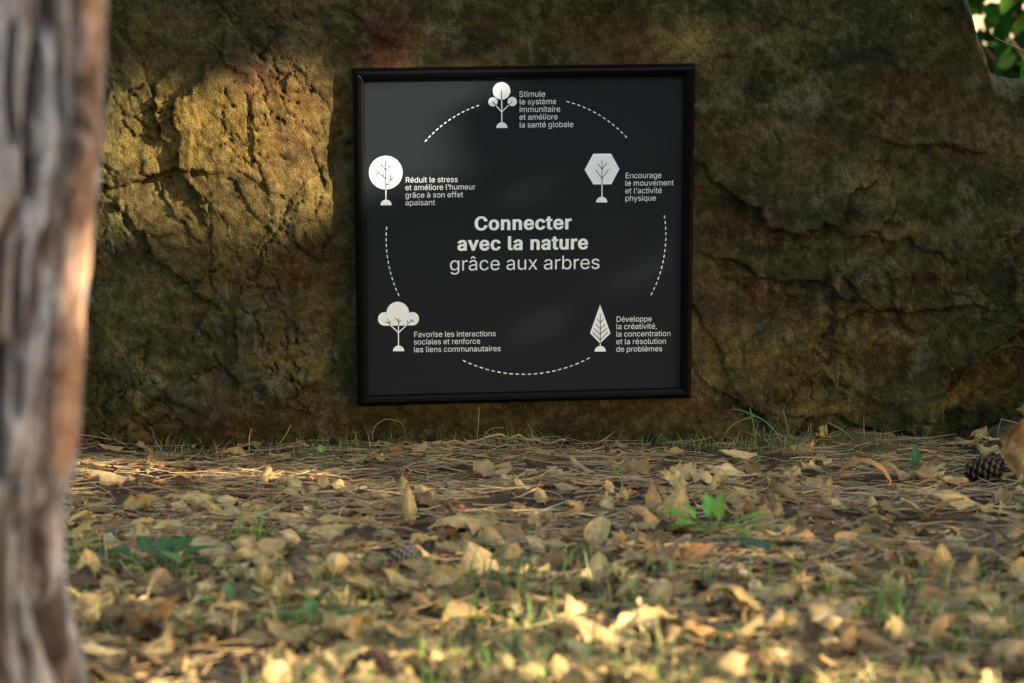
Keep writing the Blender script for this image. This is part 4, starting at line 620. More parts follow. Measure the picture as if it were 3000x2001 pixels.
def arc3(conv, A, B, C_, n, label):
    a, b, c = [conv(*p) for p in (A, B, C_)]
    d_ = 2 * (a[0] * (b[1] - c[1]) + b[0] * (c[1] - a[1]) + c[0] * (a[1] - b[1]))
    ux = ((a @ a) * (b[1] - c[1]) + (b @ b) * (c[1] - a[1]) + (c @ c) * (a[1] - b[1])) / d_
    uy = ((a @ a) * (c[0] - b[0]) + (b @ b) * (a[0] - c[0]) + (c @ c) * (b[0] - a[0])) / d_
    o_ = np.array([ux, uy]); r = np.linalg.norm(a - o_)
    t0 = math.atan2(*(a - o_)[::-1]); t1 = math.atan2(*(c - o_)[::-1]); t1 = t0 + (t1 - t0 + math.pi) % (2 * math.pi) - math.pi
    lst = []
    for i in range(n):
        s = t0 + (t1 - t0) * (i / (n - .45)); e = t0 + (t1 - t0) * ((i + .55) / (n - .45))
        q = []
        for t, rr_ in ((s, r + 1.5 * px), (s, r - 1.5 * px), (e, r - 1.5 * px), (e, r + 1.5 * px)): q.append((o_[0] + rr_ * math.cos(t), -.0006, o_[1] + rr_ * math.sin(t)))
        lst.append((q, [(0, 1, 2, 3)]))
    mesh_obj("dashed_arc", *jm(lst), M_print, parent=sign)["label"] = label
arc3(c1_, (524, 566), (692, 420), (862, 338), 13, "upper left dashed arc"); arc3(c1_, (1409, 314), (1612, 398), (1787, 541), 13, "upper right dashed arc")
arc3(c2_, (284, 137), (291, 345), (361, 569), 13, "left dashed arc"); arc3(c2_, (2022, 66), (2024, 300), (1939, 565), 15, "right dashed arc"); arc3(c2_, (761, 973), (1140, 1061), (1555, 957), 22, "lower dashed arc")

# ------------------------------------------------------------------ leaves
def leaf_geo(L, wid, kc, kl, crumple, nu=16, nv=9, seed=0, col=(.4, .3, .14), shape="ovate", ribs=.0012, back=None, twist=0.0, fold=0.0, nribs=8, serr=.04):
    g = np.random.default_rng(seed)
    u = np.linspace(0, 1, nu); v_ = np.linspace(-1, 1, nv); U, Vv = np.meshgrid(u, v_, indexing='ij')
    if shape == "heart": prof = np.sin(math.pi * np.clip(U, 0, 1) ** .62) ** 1.05
    elif shape == "lobed": prof = np.sin(math.pi * U ** .85) ** .7 * (1 + .14 * np.cos(U * 6.28 * 3.5))
    else: prof = np.sin(math.pi * U ** .82) ** 1.25
    prof = np.maximum(prof, .02) * (1 + serr * np.sin(U * 60 + Vv * 3) * (np.abs(Vv) > .9))
    prof = prof * (1 + .16 * np.sin(U * 5 + g.uniform(0, 6)) * np.sign(Vv)) * (1 - .55 * sstep(.35, .75, fbm(U * 5 + seed, np.sign(Vv) * 3 + seed, 7, 2)))
    s = Vv * prof * wid * L / 2
    kk = kc * (1 + .4 * np.sin(U * 3 + g.uniform(0, 6))) / max(wid * L / 2, 1e-6)      # roll angle (rad) reached at full half width
    kk = np.where(np.abs(kk) < 1e-3, 1e-3, kk)
    X = np.sin(s * kk) / kk; Zz = (1 - np.cos(s * kk)) / kk + fold * np.abs(s)
    Y = (U - .5) * L
    ph = g.uniform(0, 6.28, 8); fq = g.uniform(.7, 1.6, 8)
    cr = np.zeros_like(U)
    for i in range(4): cr += np.sin(U * 7 * fq[i] * (1 + .5 * i) + ph[i]) * np.sin(Vv * 2.6 * fq[i + 4] * (1 + .5 * i) + ph[i + 4]) / (1 + .6 * i)
    Zz = Zz + crumple * L * cr * (.35 + .65 * np.abs(Vv)); X = X + crumple * L * .5 * np.roll(cr, 2, 0) * np.abs(Vv)
    vein = np.abs(((U * nribs - np.abs(Vv) * 1.7) % 1.0) - .5) * 2
    Zz = Zz - ribs * vein
    k2 = kl / L if abs(kl) > 1e-3 else 1e-3 / L
    a = Y * k2; Yb = np.sin(a) / k2 - Zz * np.sin(a); Zb = (1 - np.cos(a)) / k2 * 1.0 + Zz * np.cos(a)
    tw = twist * (U - .5); X2 = X * np.cos(tw) - Zb * np.sin(tw); Z2 = X * np.sin(tw) + Zb * np.cos(tw)
    col = np.asarray(col, float)
    if col[0] > col[1]: col = (.68 * col + .32 * np.array([.50, .365, .155]) * (col.sum() / 1.02)) * np.array([.92, .90, .94])
    nz = fbm(U * 4 + seed * 1.7, Vv * 2.2 + seed * .3, seed % 97, 4)
    c = col * (1 + .28 * nz[..., None]) * (1 + .16 * (vein[..., None] - .5)) * (1 + .35 * np.exp(-(Vv[..., None] * 9) ** 2))
    c = mixc(c, np.array(col) * np.array([.50, .38, .30]), sstep(.30, .7, nz + .55 * (np.abs(Vv) - .6)) * .8)
    P = np.stack([X2, Yb, Z2], -1).reshape(-1, 3)
    return P, gridfaces(nu, nv), c.reshape(-1, 3)
def euler(rx_, ry_, rz_): return np.array(Matrix.Rotation(rz_, 3, 'Z') @ Matrix.Rotation(ry_, 3, 'Y') @ Matrix.Rotation(rx_, 3, 'X'))
def stalk_geo(P, nu, nv, L, col, seed, w=.0009):
    g = np.random.default_rng(seed + 5); m = nv // 2
    a = P[m]; b = P[nv + m]; d = (a - b); d = d / (np.linalg.norm(d) + 1e-9)
    s = L * g.uniform(.25, .5); side = np.cross(d, [0, 0, 1.0]); 
    pts = [b, a, a + d * s * .4 + side * s * .08, a + d * s * .8 + side * s * g.uniform(-.25, .25) + np.array([0, 0, s * g.uniform(-.05, .2)])]
    v_, f_ = tube(pts, [w, w, w * .8, w * 1.2], 4); return np.array(v_), f_

TAN = (.50, .365, .150); OLIVE = (.41, .32, .115); BROWN = (.31, .19, .080); ORANGE = (.56, .32, .10); CREAM = (.66, .53, .28); GREY = (.36, .285, .150); DARK = (.14, .085, .045); YELLOW = (.55, .43, .10); PINK = (.43, .295, .140)
occupied = []
def put_leaf(dx, dy, Lpx, wid, kc, kl, yaw, pitch, roll, col, label, shape="ovate", crumple=.03, seed=None, mat=None, lift=0.0, nribs=8, stalk=True, tilt=14, twist=0., fold=0., name="fallen_leaf", cat="leaf", group="fallen leaves lying on the ground", nu=24, nv=13, flip=False):
    p = ground_at(dx, dy, .01); p = ground_at(dx, dy, gh(p[0], p[1]) + .005)
    dist = np.linalg.norm(p - CAM); L = Lpx * DS / FPX * dist * (1 + .12 * abs(kl))
    seed = seed if seed is not None else int(dx * 7 + dy * 13) % 9973
    P, F, C = leaf_geo(L, wid, kc * 1.15, kl * 1.5, crumple * 1.25, nu, nv, seed, col, shape, ribs=L * .012, twist=twist, fold=fold, nribs=nribs)
    if flip: P[:, 2] *= -1
    faces = [tuple(f) for f in F]; V = P
    Rm = euler(math.radians(tilt), 0, 0) @ euler(math.radians(pitch), math.radians(roll), math.radians(yaw)); Pw = P @ Rm.T
    if stalk:
        sv, sf = stalk_geo(P, nu, nv, L, col, seed); o_ = len(V); V = np.concatenate([V, sv]); faces += [tuple(i + o_ for i in f) for f in sf]; C = np.concatenate([C, np.tile(np.array(col) * .7, (len(sv), 1))])
    Vw = V @ Rm.T
    low = np.percentile(Pw[:, 2], 4)
    cx_, cy_ = Pw[:, 0].mean(), Pw[:, 1].mean(); czm = (Pw[:, 2].max() + low) / 2 - low
    # put the middle of the leaf where the photograph has it
    q = ground_at(dx, dy, gh(p[0], p[1]) + czm)
    base = np.array([q[0], q[1], gh(q[0], q[1])])
    Vw = Vw - np.array([cx_, cy_, low - (lift + (.03 if tilt == 14 else 0)) * L + .002])
    o = mesh_obj(name, Vw, faces, mat or M_leaf, col=C, smooth=True); o.location = base
    tag(o, label, cat, group); occupied.append((dx, dy, Lpx)); return o

heroes = [
 # dx, dy, len, wid, kc, kl, yaw, pitch, roll, colour, label, kwargs
 (940, 1152, 92, .50, -2.3, -.7, 8, 56, 0, OLIVE, "tall rolled olive leaf standing on end near the middle of the bare soil", dict(shape="ovate", crumple=.012)),
 (893, 1164, 84, .55, 1.0, .3, 80, 12, 0, (.20, .14, .05), "dark olive leaf lying flat against the tall standing rolled leaf", {}),
 (1043, 1197, 118, .60, -1.3, -1.2, 100, 0, 8, TAN, "large arched tan leaf with ragged openings, right of the tall standing leaf", dict(crumple=.05)),
 (848, 1110, 52, .6, -1.4, -.4, 75, 5, 0, OLIVE, "small ribbed olive leaf left of the small round cone", dict(nribs=6)),
 (905, 1106, 30, .8, -.6, .3, 20, 30, 0, ORANGE, "tiny orange leaf scrap in front of the small round cone", {}),
 (1243, 1140, 66, .8, -2.2, -.2, 15, 8, 0, OLIVE, "olive leaf humped into two small tunnels below the sign", dict(crumple=.015)),
 (1190, 1152, 44, .7, -.8, -.5, 70, 10, 10, ORANGE, "orange brown leaf just left of the double humped leaf", {}),
 (1330, 1172, 92, .5, 1.3, .5, 80, 5, 0, OLIVE, "boat shaped olive leaf left of the small pine cone", {}),
 (1320, 1155, 50, .7, -.7, -.4, 60, 14, 0, ORANGE, "crinkled orange leaf on top of the boat shaped olive leaf", dict(crumple=.07, lift=.25)),
 (1297, 1116, 72, .65, -1.7, -.3, 82, 6, 0, (.34, .28, .15), "ribbed greyish rolled leaf behind the double humped leaf", dict(nribs=9)),
 (1400, 1118, 40, .7, -.8, -.6, 30, 45, 0, TAN, "upright little tan leaf right of the ribbed rolled leaf", {}),
 (1490, 1190, 58, .75, -.6, -.5, 20, 50, 0, ORANGE, "bright orange leaf propped upright beside the small pine cone", dict(crumple=.02)),
 (1556, 1160, 84, .70, .0, -.6, -25, 40, 0, OLIVE, "olive leaf folded along its midrib, standing behind the bright orange one", dict(fold=-.35, crumple=.012)),
 (1625, 1150, 70, .6, -1.0, -.5, 60, 20, 0, BROWN, "dark brown arched leaf between folded olive leaf and pale boat leaf", {}),
 (1375, 1225, 84, .66, .5, -.6, -15, 44, 0, (.45, .38, .18), "pale olive leaf tipped on edge in the centre foreground", dict(fold=.2, crumple=.015)),
 (1600, 1272, 96, .55, .9, -.9, -60, 25, 20, (.50, .25, .09), "orange brown curled leaf in front of the green weed", dict(crumple=.02)),
 (1985, 1090, 160, .42, -.5, -2.3, 82, 4, 0, (.42, .21, .075), "large rust brown leaf arching high beside the boulder base", dict(crumple=.03, tilt=2)),
 (2020, 1128, 66, .7, -1.2, -.8, 110, 10, 0, BROWN, "curled brown leaf at the right foot of the high arched one", {}),
 (1940, 1108, 55, .6, -.9, -.6, 95, 10, 0, (.40, .30, .11), "olive tan leaf under the left end of the high arched leaf", {}),
 (1885, 1092, 58, .5, -.4, -.3, 85, 8, 0, (.42, .19, .06), "flat rust orange leaf left of the high arched leaf", {}),
 (1668, 1085, 104, .62, -1.0, -.7, 78, 12, 0, CREAM, "pale cream wrinkled leaf heaped near the boulder base", dict(crumple=.05, nribs=10)),
 (1705, 1122, 70, .5, -1.3, .2, 102, 10, 0, (.45, .37, .13), "yellow olive rolled leaf in front of the pale cream leaf", dict(nribs=10)),
 (1670, 1130, 40, .6, 1.0, .3, 15, 40, 0, BROWN, "brown spoon shaped leaf in front of the pale cream leaf", {}),
 (1640, 1165, 88, .5, 1.0, .9, 88, 6, 0, CREAM, "pale boat shaped leaf curling up behind the green weed", dict(crumple=.015)),
 (1775, 1105, 46, .8, -1.3, -.6, 40, 20, 0, OLIVE, "finely ribbed olive leaf between cream leaf and high arched leaf", dict(nribs=10)),
 (1830, 1115, 70, .7, -.9, -.4, 80, 12, 0, BROWN, "crumpled brown leaf right of the finely ribbed olive leaf", dict(crumple=.07)),
 (1922, 1156, 52, .75, -.3, -.3, 70, 25, 0, (.52, .42, .14), "small yellow tan leaf below the high arched leaf", {}),
 (2100, 1163, 112, .62, -.3, -.5, 125, 42, 0, (.42, .34, .14), "tan leaf forming the left slope of the tent shaped pair", dict(crumple=.015)),
 (2165, 1170, 112, .50, .5, -.5, -120, 38, 0, (.38, .27, .12), "tan leaf forming the right slope of the tent shaped pair", dict(crumple=.02)),
 (2190, 1150, 130, .5, -.8, -.5, 85, 10, 0, TAN, "long tan leaf lying behind the tent shaped pair", dict(crumple=.03, lift=.12)),
 (2060, 1085, 84, .6, -1.0, -.8, 60, 25, 0, (.34, .22, .10), "brown pointed leaf left of the large dark pine cone", dict(crumple=.05)),
 (2130, 1125, 100, .5, -.7, -.6, 84, 12, 0, (.36, .27, .11), "olive brown leaf in front of the large dark pine cone", dict(crumple=.05)),
 (2262, 1122, 84, .35, -1.4, -.2, 82, 4, 0, (.34, .20, .10), "stiff brown rolled leaf leaning under the large dark cone", dict(crumple=.04)),
 (2130, 1262, 118, .7, -1.1, -.4, 70, 18, 0, BROWN, "broad brown cupped leaf in the right foreground", dict(crumple=.03)),
 (2165, 1275, 66, .8, -.3, -.3, 10, 55, 0, (.50, .37, .14), "small tan leaf propped on the broad brown cupped leaf", {}),
 (1885, 1262, 116, .5, 1.2, .8, 88, -4, 0, (.42, .35, .17), "banana shaped tan leaf with a dark underside, right of the round green leaf", dict(crumple=.012)),
 (1855, 1228, 48, .8, -.6, -.3, 20, 55, 0, (.42, .18, .09), "reddish leaf standing behind the banana shaped leaf", {}),
 (2270, 1190, 80, .6, -1.0, -.6, 84, 12, 0, (.34, .21, .12), "pinkish brown arched leaf right of the tent shaped pair", {}),
 (2200, 1240, 80, .7, -.5, -.4, 60, 16, 0, (.45, .36, .19), "light tan crumpled leaf behind the broad brown cupped leaf", dict(crumple=.06)),
 (664, 1192, 122, .55, -1.1, -.5, 78, 8, 0, (.48, .33, .13), "big tan wrinkled leaf on the bare soil left of centre", dict(crumple=.045)),
 (690, 1212, 100, .35, -1.0, -.4, 66, 4, 0, TAN, "narrow tan leaf in front of the big wrinkled leaf", {}),
 (528, 1146, 92, .5, -1.0, -.8, 88, 8, 0, (.47, .39, .19), "pale tan humped leaf right of the dark folded leaf", dict(crumple=.03)),
 (407, 1108, 98, .6, 1.2, .3, 72, -14, 0, DARK, "dark brown leaf curled like a shell over the bare soil", dict(crumple=.02)),
 (450, 1130, 130, .5, -.6, -.5, 92, 6, 0, (.42, .34, .15), "broad tan leaf right below the dark shell like leaf", dict(crumple=.05)),
 (420, 1155, 84, .55, -.7, -.4, 70, 12, 0, GREY, "grey weathered leaf below the broad tan leaf", dict(crumple=.07)),
 (500, 1172, 90, .5, -1.0, -.4, 60, 14, 0, (.42, .33, .09), "yellow olive leaf twisted beside the grey weathered leaf", dict(twist=1.2, crumple=.04)),
 (480, 1258, 128, .8, -.4, -.4, 85, 14, 0, (.36, .31, .17), "wide strongly ribbed grey tan leaf behind the low green weed", dict(nribs=9)),
 (300, 1270, 110, .55, -1.0, -.7, 80, 10, 0, TAN, "long tan leaf curling left of the low green weed", dict(crumple=.04)),
 (205, 1290, 72, .8, -.4, -.2, 30, 48, 0, (.52, .39, .15), "upright tan leaf beside the foreground trunk", {}),
 (255, 1240, 52, .9, -.8, -.6, 40, 20, 0, (.48, .48, .36), "pale grey green leaf near the foreground trunk", {}),
 (1100, 1285, 112, .85, -.6, -.3, 35, 30, 0, (.50, .38, .17), "triangular tan leaf in the centre foreground", dict(crumple=.02)),
 (1230, 1250, 66, .8, -.4, -.3, 60, 28, 0, (.44, .34, .17), "small triangular leaf left of the pale olive tipped leaf", {}),
 (1655, 1450, 150, .40, -1.2, -.2, 84, 6, 0, (.62, .30, .08), "vivid orange rolled leaf in the blurred right foreground", dict(nribs=12)),
 (1792, 1482, 82, .45, -1.3, -.3, 50, 10, 0, (.50, .36, .15), "tan rolled leaf right of the vivid orange leaf", {}),
 (1370, 1452, 150, .7, -1.0, -.5, 75, 18, 0, (.58, .42, .19), "large pale tan leaf in the blurred centre foreground", dict(nribs=8)),
 (1340, 1490, 100, .7, -.5, -.4, 70, 22, 0, (.46, .42, .20), "olive grey leaf in front of the large pale tan leaf", {}),
 (1320, 1385, 84, .7, -.7, -.4, 40, 35, 0, (.60, .42, .20), "peach coloured leaf behind the large pale tan leaf", {}),
 (1440, 1345, 96, .35, -1.2, -.9, -50, 30, 0, (.40, .32, .13), "narrow twisted olive leaf right of the blurred grass tuft", dict(twist=1.0)),
 (910, 1330, 84, .7, -.8, -.5, 60, 22, 0, (.50, .39, .16), "tan leaf in front of the fuzzy grey cone", {}),
 (730, 1290, 70, .7, -.6, -.5, 70, 18, 0, (.48, .35, .15), "tan leaf left of the fuzzy grey cone", {}),
 (660, 1330, 70, .6, -.9, -.6, 20, 30, 0, (.50, .34, .17), "peach tan leaf standing beneath the wrinkled leaves", {}),
 (1690, 1305, 76, .6, -.6, -.4, 85, 14, 0, (.58, .54, .36), "whitish leaf lying in front of the orange brown curled leaf", {}),
 (2060, 1440, 90, .6, -.8, -.6, 20, 40, 0, (.55, .40, .16), "yellow tan leaf standing in the blurred right corner grass", {}),
 (2260, 1430, 110, .6, -1.0, -.8, 80, 12, 0, (.46, .33, .14), "arched tan leaf in the blurred right corner", {}),
 (230, 1490, 110, .5, -.6, -.3, 84, 10, 0, (.60, .50, .24), "pale yellow leaf by the foot of the foreground trunk", {}),
 (445, 1434, 56, .7, -.8, -.5, 60, 22, 0, (.36, .13, .04), "small rust red leaf in the blurred left foreground", {}),
 (655, 1025, 74, .5, .9, .5, 86, 6, 0, (.46, .33, .12), "thin curled leaf lying against the boulder foot at left", dict(crumple=.05)),
 (1335, 1062, 78, .45, -1.5, .1, 60, 22, 0, (.36, .29, .17), "ribbed rolled grey tan leaf in the needles below the sign", dict(nribs=12)),
 (1280, 1085, 60, .8, -.8, -.5, 60, 14, 0, (.34, .28, .15), "tightly crumpled grey leaf below the ribbed rolled one", dict(crumple=.12)),
 (1010, 1110, 40, .6, -.8, -.4, 60, 14, 0, (.40, .30, .15), "small curled tan leaf right of the small round cone", {}),
]
for h in heroes:
    put_leaf(*h[:11], **h[11])
put_leaf(1738, 1254, 112, .75, -1.2, -.7, 82, 12, 0, (.030, .075, .025), "dark green cupped leaf lying right of the green weed", mat=M_green, crumple=.02, nribs=7)
put_leaf(255, 1036, 62, .7, -2.0, .1, 84, 6, 0, (.40, .28, .13), "tightly rolled spiral ribbed leaf against the boulder foot at far left", nribs=6, crumple=.01, stalk=False)
netted = put_leaf(2356, 968, 165, .55, -1.3, -.5, 8, 76, 0, (.30, .19, .085), "netted brown crumpled leaf standing at the right edge by the boulder", crumple=.11, nribs=11, nv=21, shape="heart")
netted.location.z -= .01

# many more: individually placed, then a carpet of scraps
landmarks = [(940, 1152, "the tall standing rolled leaf"), (1043, 1197, "the arched leaf with ragged openings"), (1243, 1140, "the double humped leaf"), (1450, 1185, "the small pine cone"), (1640, 1210, "the upright green weed"),
             (1985, 1092, "the high arched rust leaf"), (2250, 1065, "the large dark pine cone"), (1668, 1085, "the pale cream leaf"), (2135, 1163, "the tent shaped leaf pair"), (1738, 1254, "the dark green leaf"),
             (2130, 1262, "the broad brown cupped leaf"), (1885, 1262, "the banana shaped leaf"), (664, 1192, "the big wrinkled leaf"), (407, 1108, "the dark shell like leaf"), (360, 1285, "the low green weed"),
             (920, 1265, "the fuzzy grey cone"), (1100, 1285, "the triangular tan leaf"), (1655, 1450, "the vivid orange rolled leaf"), (1370, 1452, "the large blurred tan leaf"), (840, 1510, "the dark blurred cone"),
             (2260, 1430, "the arched leaf in the right corner"), (230, 1490, "the pale leaf by the trunk foot"), (1105, 1400, "the blurred grass tuft"), (480, 1258, "the wide ribbed leaf"), (1600, 1272, "the orange brown curled leaf"),
             (925, 1085, "the small round cone"), (445, 1434, "the small rust red leaf"), (1375, 1225, "the pale olive tipped leaf")]
palette = [("tan", TAN), ("olive", (.42, .325, .12)), ("tan", (.48, .35, .145)), ("tan", (.54, .395, .165)), ("brown", BROWN), ("pale", (.60, .47, .23)), ("orange tan", (.52, .335, .12)), ("grey", GREY), ("dark brown", (.15, .095, .042)), ("brown", (.26, .165, .075)), ("dark brown", (.19, .12, .055)), ("light brown", PINK), ("straw", (.54, .41, .17))]
shapes = [("flat", 0.3, -.3, .03), ("rolled", -1.5, -.2, .02), ("cupped", 1.1, .5, .02), ("crumpled", -.6, -.5, .09), ("arched", -.8, -1.4, .03), ("twisted", -.9, -.3, .05)]
used = {}
def relate(dx, dy):
    out = []
    for lx, ly, nm in sorted(landmarks, key=lambda q: (q[0] - dx) ** 2 + ((q[1] - dy) * 1.8) ** 2)[:5]:
        ax, ay = dx - lx, (dy - ly) * 1.8
        near = "close" if math.hypot(ax, ay) < 90 else ("a bit" if math.hypot(ax, ay) < 190 else "far")
        if abs(ax) > abs(ay) * 2: w = "left of" if ax < 0 else "right of"
        elif abs(ay) > abs(ax) * 2: w = "behind" if ay < 0 else "in front of"
        else: w = ("behind and " if ay < 0 else "in front and ") + ("left of" if ax < 0 else "right of")
        out.append((near, w, nm))
    return out
def make_label(size, cname, sname, dx, dy):
    for near, w, nm in relate(dx, dy):
        lab = f"{size} {sname} {cname} leaf {near} {w} {nm}".replace("  ", " ").strip()
        if lab not in used and len(lab.split()) <= 16: used[lab] = 1; return lab
    return None
def density(dx, dy):
    if dy < 1060: return .9 if dx > 2240 else .10
    if dy < 1120: return .9 if dx > 1540 else .22
    if dy < 1200: return .95 if dx > 1500 else (.30 if dx > 330 else .35)
    return 1.0 if not (450 < dx < 800 and dy > 1380) else .45
occupied += [(2254, 1066, 150), (2254, 1100, 120), (1452, 1184, 90), (925, 1086, 60), (925, 1268, 90), (845, 1508, 90), (1640, 1210, 120), (365, 1285, 130), (455, 1300, 60), (2105, 1063, 50), (1985, 1110, 150), (945, 1190, 90), (1243, 1155, 80), (1600, 1290, 90)]
protect = list(occupied)
n_ind = 0; tries = 0
while n_ind < 224 and tries < 9000:
    tries += 1
    dx = R.uniform(150, 2380); dy = 1045 + (1568 - 1045) * R.random() ** .85
    if R.random() > density(dx, dy): continue
    near_k = .55 + .5 * (dy - 1020) / 540
    Lp = R.uniform(56, 122) * near_k * 1.3
    if any((dx - a) ** 2 + ((dy - b) * 1.9) ** 2 < (.24 * (Lp + c)) ** 2 for a, b, c in occupied): continue
    cn, cc__ = R.choice(palette); sn, kc, kl, cr = R.choice(shapes)
    size = "small" if Lp < 78 * near_k * 1.3 else ""
    lab = None
    for _ in range(6):
        lab = make_label(size, cn, sn, dx, dy)
        if lab: break
        cn, cc__ = R.choice(palette); sn, kc, kl, cr = R.choice(shapes)
    if not lab: continue
    k = R.uniform(.8, 1.2)
    put_leaf(dx, dy, Lp, R.uniform(.36, .72), kc * R.uniform(.9, 1.7), kl * R.uniform(1.0, 2.6), R.uniform(0, 360), R.uniform(-10, 24), R.uniform(-15, 15), tuple(q * k for q in cc__), lab, crumple=cr * R.uniform(1.0, 1.9), seed=tries,
             shape=R.choice(["ovate", "ovate", "ovate", "heart", "heart", "lobed"]), nu=16, nv=9, lift=.02, fold=R.choice([0, 0, .25, -.3]), tilt=R.uniform(-4, 18), stalk=R.random() < .6, twist=1.3 if sn == "twisted" else 0., nribs=R.choice([6, 8, 9]))
    n_ind += 1

def scatter(n, fn, area=(-1.15, 1.15, -2.25, .02)):
    Vs = []; Fs = []; Cs = []; off = 0; k = 0
    while k < n:
        x = R.uniform(area[0], area[1]); y = R.uniform(area[2], area[3])
        r = fn(x, y, k)
        if r is None: continue
        P, F, C = r; Vs.append(P); Fs.append(F + off); Cs.append(C); off += len(P); k += 1
    return np.concatenate(Vs), np.concatenate(Fs), np.concatenate(Cs)
scrap_cols = [TAN, (.44, .33, .14), (.18, .115, .05), (.54, .41, .19), (.10, .066, .032), (.40, .275, .115), (.33, .24, .11)]
scrap_lib = [leaf_geo(1.0, R.uniform(.22, .7), R.uniform(-2.0, 1.5), R.uniform(-2.0, 1.1), R.uniform(.04, .12), 8, 6, k_, (.999, 1.0, 1.0), R.choice(["ovate", "lobed", "heart"]), ribs=.02, serr=.15) for k_ in range(260)]
def scrap(x, y, k):
    dx, dy = screen((x, y, .01))
    if R.random() > density(dx, dy) * (1.0 if y < -.25 else .7): return None
    if any(abs(dx - a) < .42 * c and -.25 * c < dy - b < .34 * c for a, b, c in protect): return None
    kk_ = R.uniform(.55, 1.3)
    L = R.uniform(.008, .026) if R.random() < .5 else R.uniform(.035, .080)
    P, F, C = R.choice(scrap_lib); P = P * L; C = C * (np.array(R.choice(scrap_cols)) * kk_ * .90)
    Rm = euler(math.radians(R.uniform(-14, 18)), math.radians(R.uniform(-18, 18)), R.uniform(0, 6.28)); P = P @ (euler(math.radians(R.uniform(0, 25)), 0, 0) @ Rm).T
    P = P - np.array([0, 0, np.percentile(P[:, 2], 15)]) + np.array([x, y, gh(x, y) + R.uniform(-.001, .006)]); return P, F, C
V_, F_, C_ = scatter(4200, scrap)
tag(mesh_obj("leaf_litter", V_, F_, M_leaf, col=C_, smooth=True), "carpet of small broken dry leaf scraps between the larger leaves", "leaf litter", kind="stuff")

# pine needles
def needle_batch(n, fn, seg=6, ns=3):
    g = np.random.default_rng(77); V = np.zeros((n, seg + 1, ns, 3)); C = np.zeros((n, seg + 1, ns, 3)); i = 0
    while i < n:
        r = fn(g)
        if r is None: continue
        P, w, c = r
        t = np.gradient(P, axis=0); t /= np.linalg.norm(t, axis=1)[:, None]; u = np.cross(t, [0, 0, 1.0]); u /= (np.linalg.norm(u, axis=1)[:, None] + 1e-6); q = np.cross(t, u)
        rad = w * np.array([1, 1, 1, 1, .95, .8, .3])[:, None]
        for k in range(ns):
            a = 2 * math.pi * k / ns + .5; V[i, :, k] = P + rad * (math.cos(a) * u + math.sin(a) * q)
        C[i] = c; i += 1
    base = (np.arange(n) * (seg + 1) * ns)[:, None, None]
    s = np.arange(seg)[None, :, None] * ns; k = np.arange(ns)[None, None, :]; k2 = (k + 1) % ns
    F = np.stack([base + s + k, base + s + k2, base + s + ns + k2, base + s + ns + k], -1).reshape(-1, 4)
    return V.reshape(-1, 3), F, C.reshape(-1, 3)
def needle(g):
    x = g.uniform(-1.15, 1.15); y = -2.3 + 2.31 * g.random() ** .80
    near = np.exp(y / .35)
    dx, dy = screen((x, y, .0))
    if y > -.13 and g.random() < .55: return None
    if fbm(np.array([x * 3.1]), np.array([y * 3.1]), 612, 3)[0] < -.12 and g.random() < .7: return None
    if 230 < dx < 390 and 1085 < dy < 1140 and g.random() < .85: return None
    L = g.uniform(.05, .135); yaw = g.normal(0, .75) + (math.pi if g.random() < .5 else 0); bend = g.normal(0, 5.0)
    s = np.linspace(-.5, .5, 7) * L; a = yaw + s * bend; 
    P = np.stack([x + np.cumsum(np.cos(a)) * L / 7, y + np.cumsum(np.sin(a)) * L / 7 * 1.0, np.zeros(7)], 1); P[:, :2] -= P[3, :2] - np.array([x, y])
    P[:, 1] = np.minimum(P[:, 1], .03)
    slope = g.normal(0, .10); gz = ground_h(P[:, 0], P[:, 1]); P[:, 2] = np.maximum(gz.max() * .5 + gz.mean() * .5 + slope * s, gz) + g.uniform(.001, .010) + .4 * (s ** 2) * g.uniform(-6, 4)
    P[:, 2] = np.maximum(P[:, 2], gz - .002)
    k = g.uniform(.35, 1.05); c = np.array([.46, .325, .16]) * k if g.random() < .7 else np.array([.26, .16, .08]) * k
    if g.random() < .12: c = np.array([.45, .40, .25]) * k
    return P, g.uniform(.0005, .0009) * (1 + .5 * (y < -.5)), c
V_, F_, C_ = needle_batch(9400, needle)
tag(mesh_obj("pine_needles", V_, F_, M_needle, col=C_, smooth=True), "straw coloured fallen pine needles lying at the foot of the boulder", "pine needles", kind="stuff")

# grass
def blade(g, x, y, L, w, c, lean=None, seg=6):
    yaw = g.uniform(0, 6.28); lean = lean if lean is not None else g.uniform(.3, 1.6)
    s = np.linspace(0, 1, seg + 1); a = lean * s ** 1.3
    hx = np.cumsum(np.sin(a)) * L / seg; hz = np.cumsum(np.cos(a)) * L / seg; hx -= hx[0]; hz -= hz[0]
    z0 = gh(x, y) - .003
    P = np.stack([x + hx * math.cos(yaw), y + hx * math.sin(yaw), z0 + hz], 1)
    fa = g.uniform(-.9, .9); side = np.array([math.cos(fa), math.sin(fa), 0])
    ww = w * (1 - s ** 2.2) * .5 + .0001
    V = np.stack([P - side * ww[:, None], P + np.array([0, .25, 0]) * ww[:, None], P + side * ww[:, None]], 1)
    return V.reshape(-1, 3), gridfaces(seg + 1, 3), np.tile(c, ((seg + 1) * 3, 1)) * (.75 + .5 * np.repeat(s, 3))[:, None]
def blades(name, n, place, label, mat=M_green):
    g = np.random.default_rng(hash(name) % 1000 if False else len(name) * 31); Vs = []; Fs = []; Cs = []; off = 0; k = 0
    while k < n:
        r = place(g)
        if r is None: continue
        P, F, C = blade(g, *r); Vs.append(P); Fs.append(F + off); Cs.append(C); off += len(P); k += 1
    return tag(mesh_obj(name, np.concatenate(Vs), np.concatenate(Fs), mat, col=np.concatenate(Cs), smooth=True), label, "grass", kind="stuff")
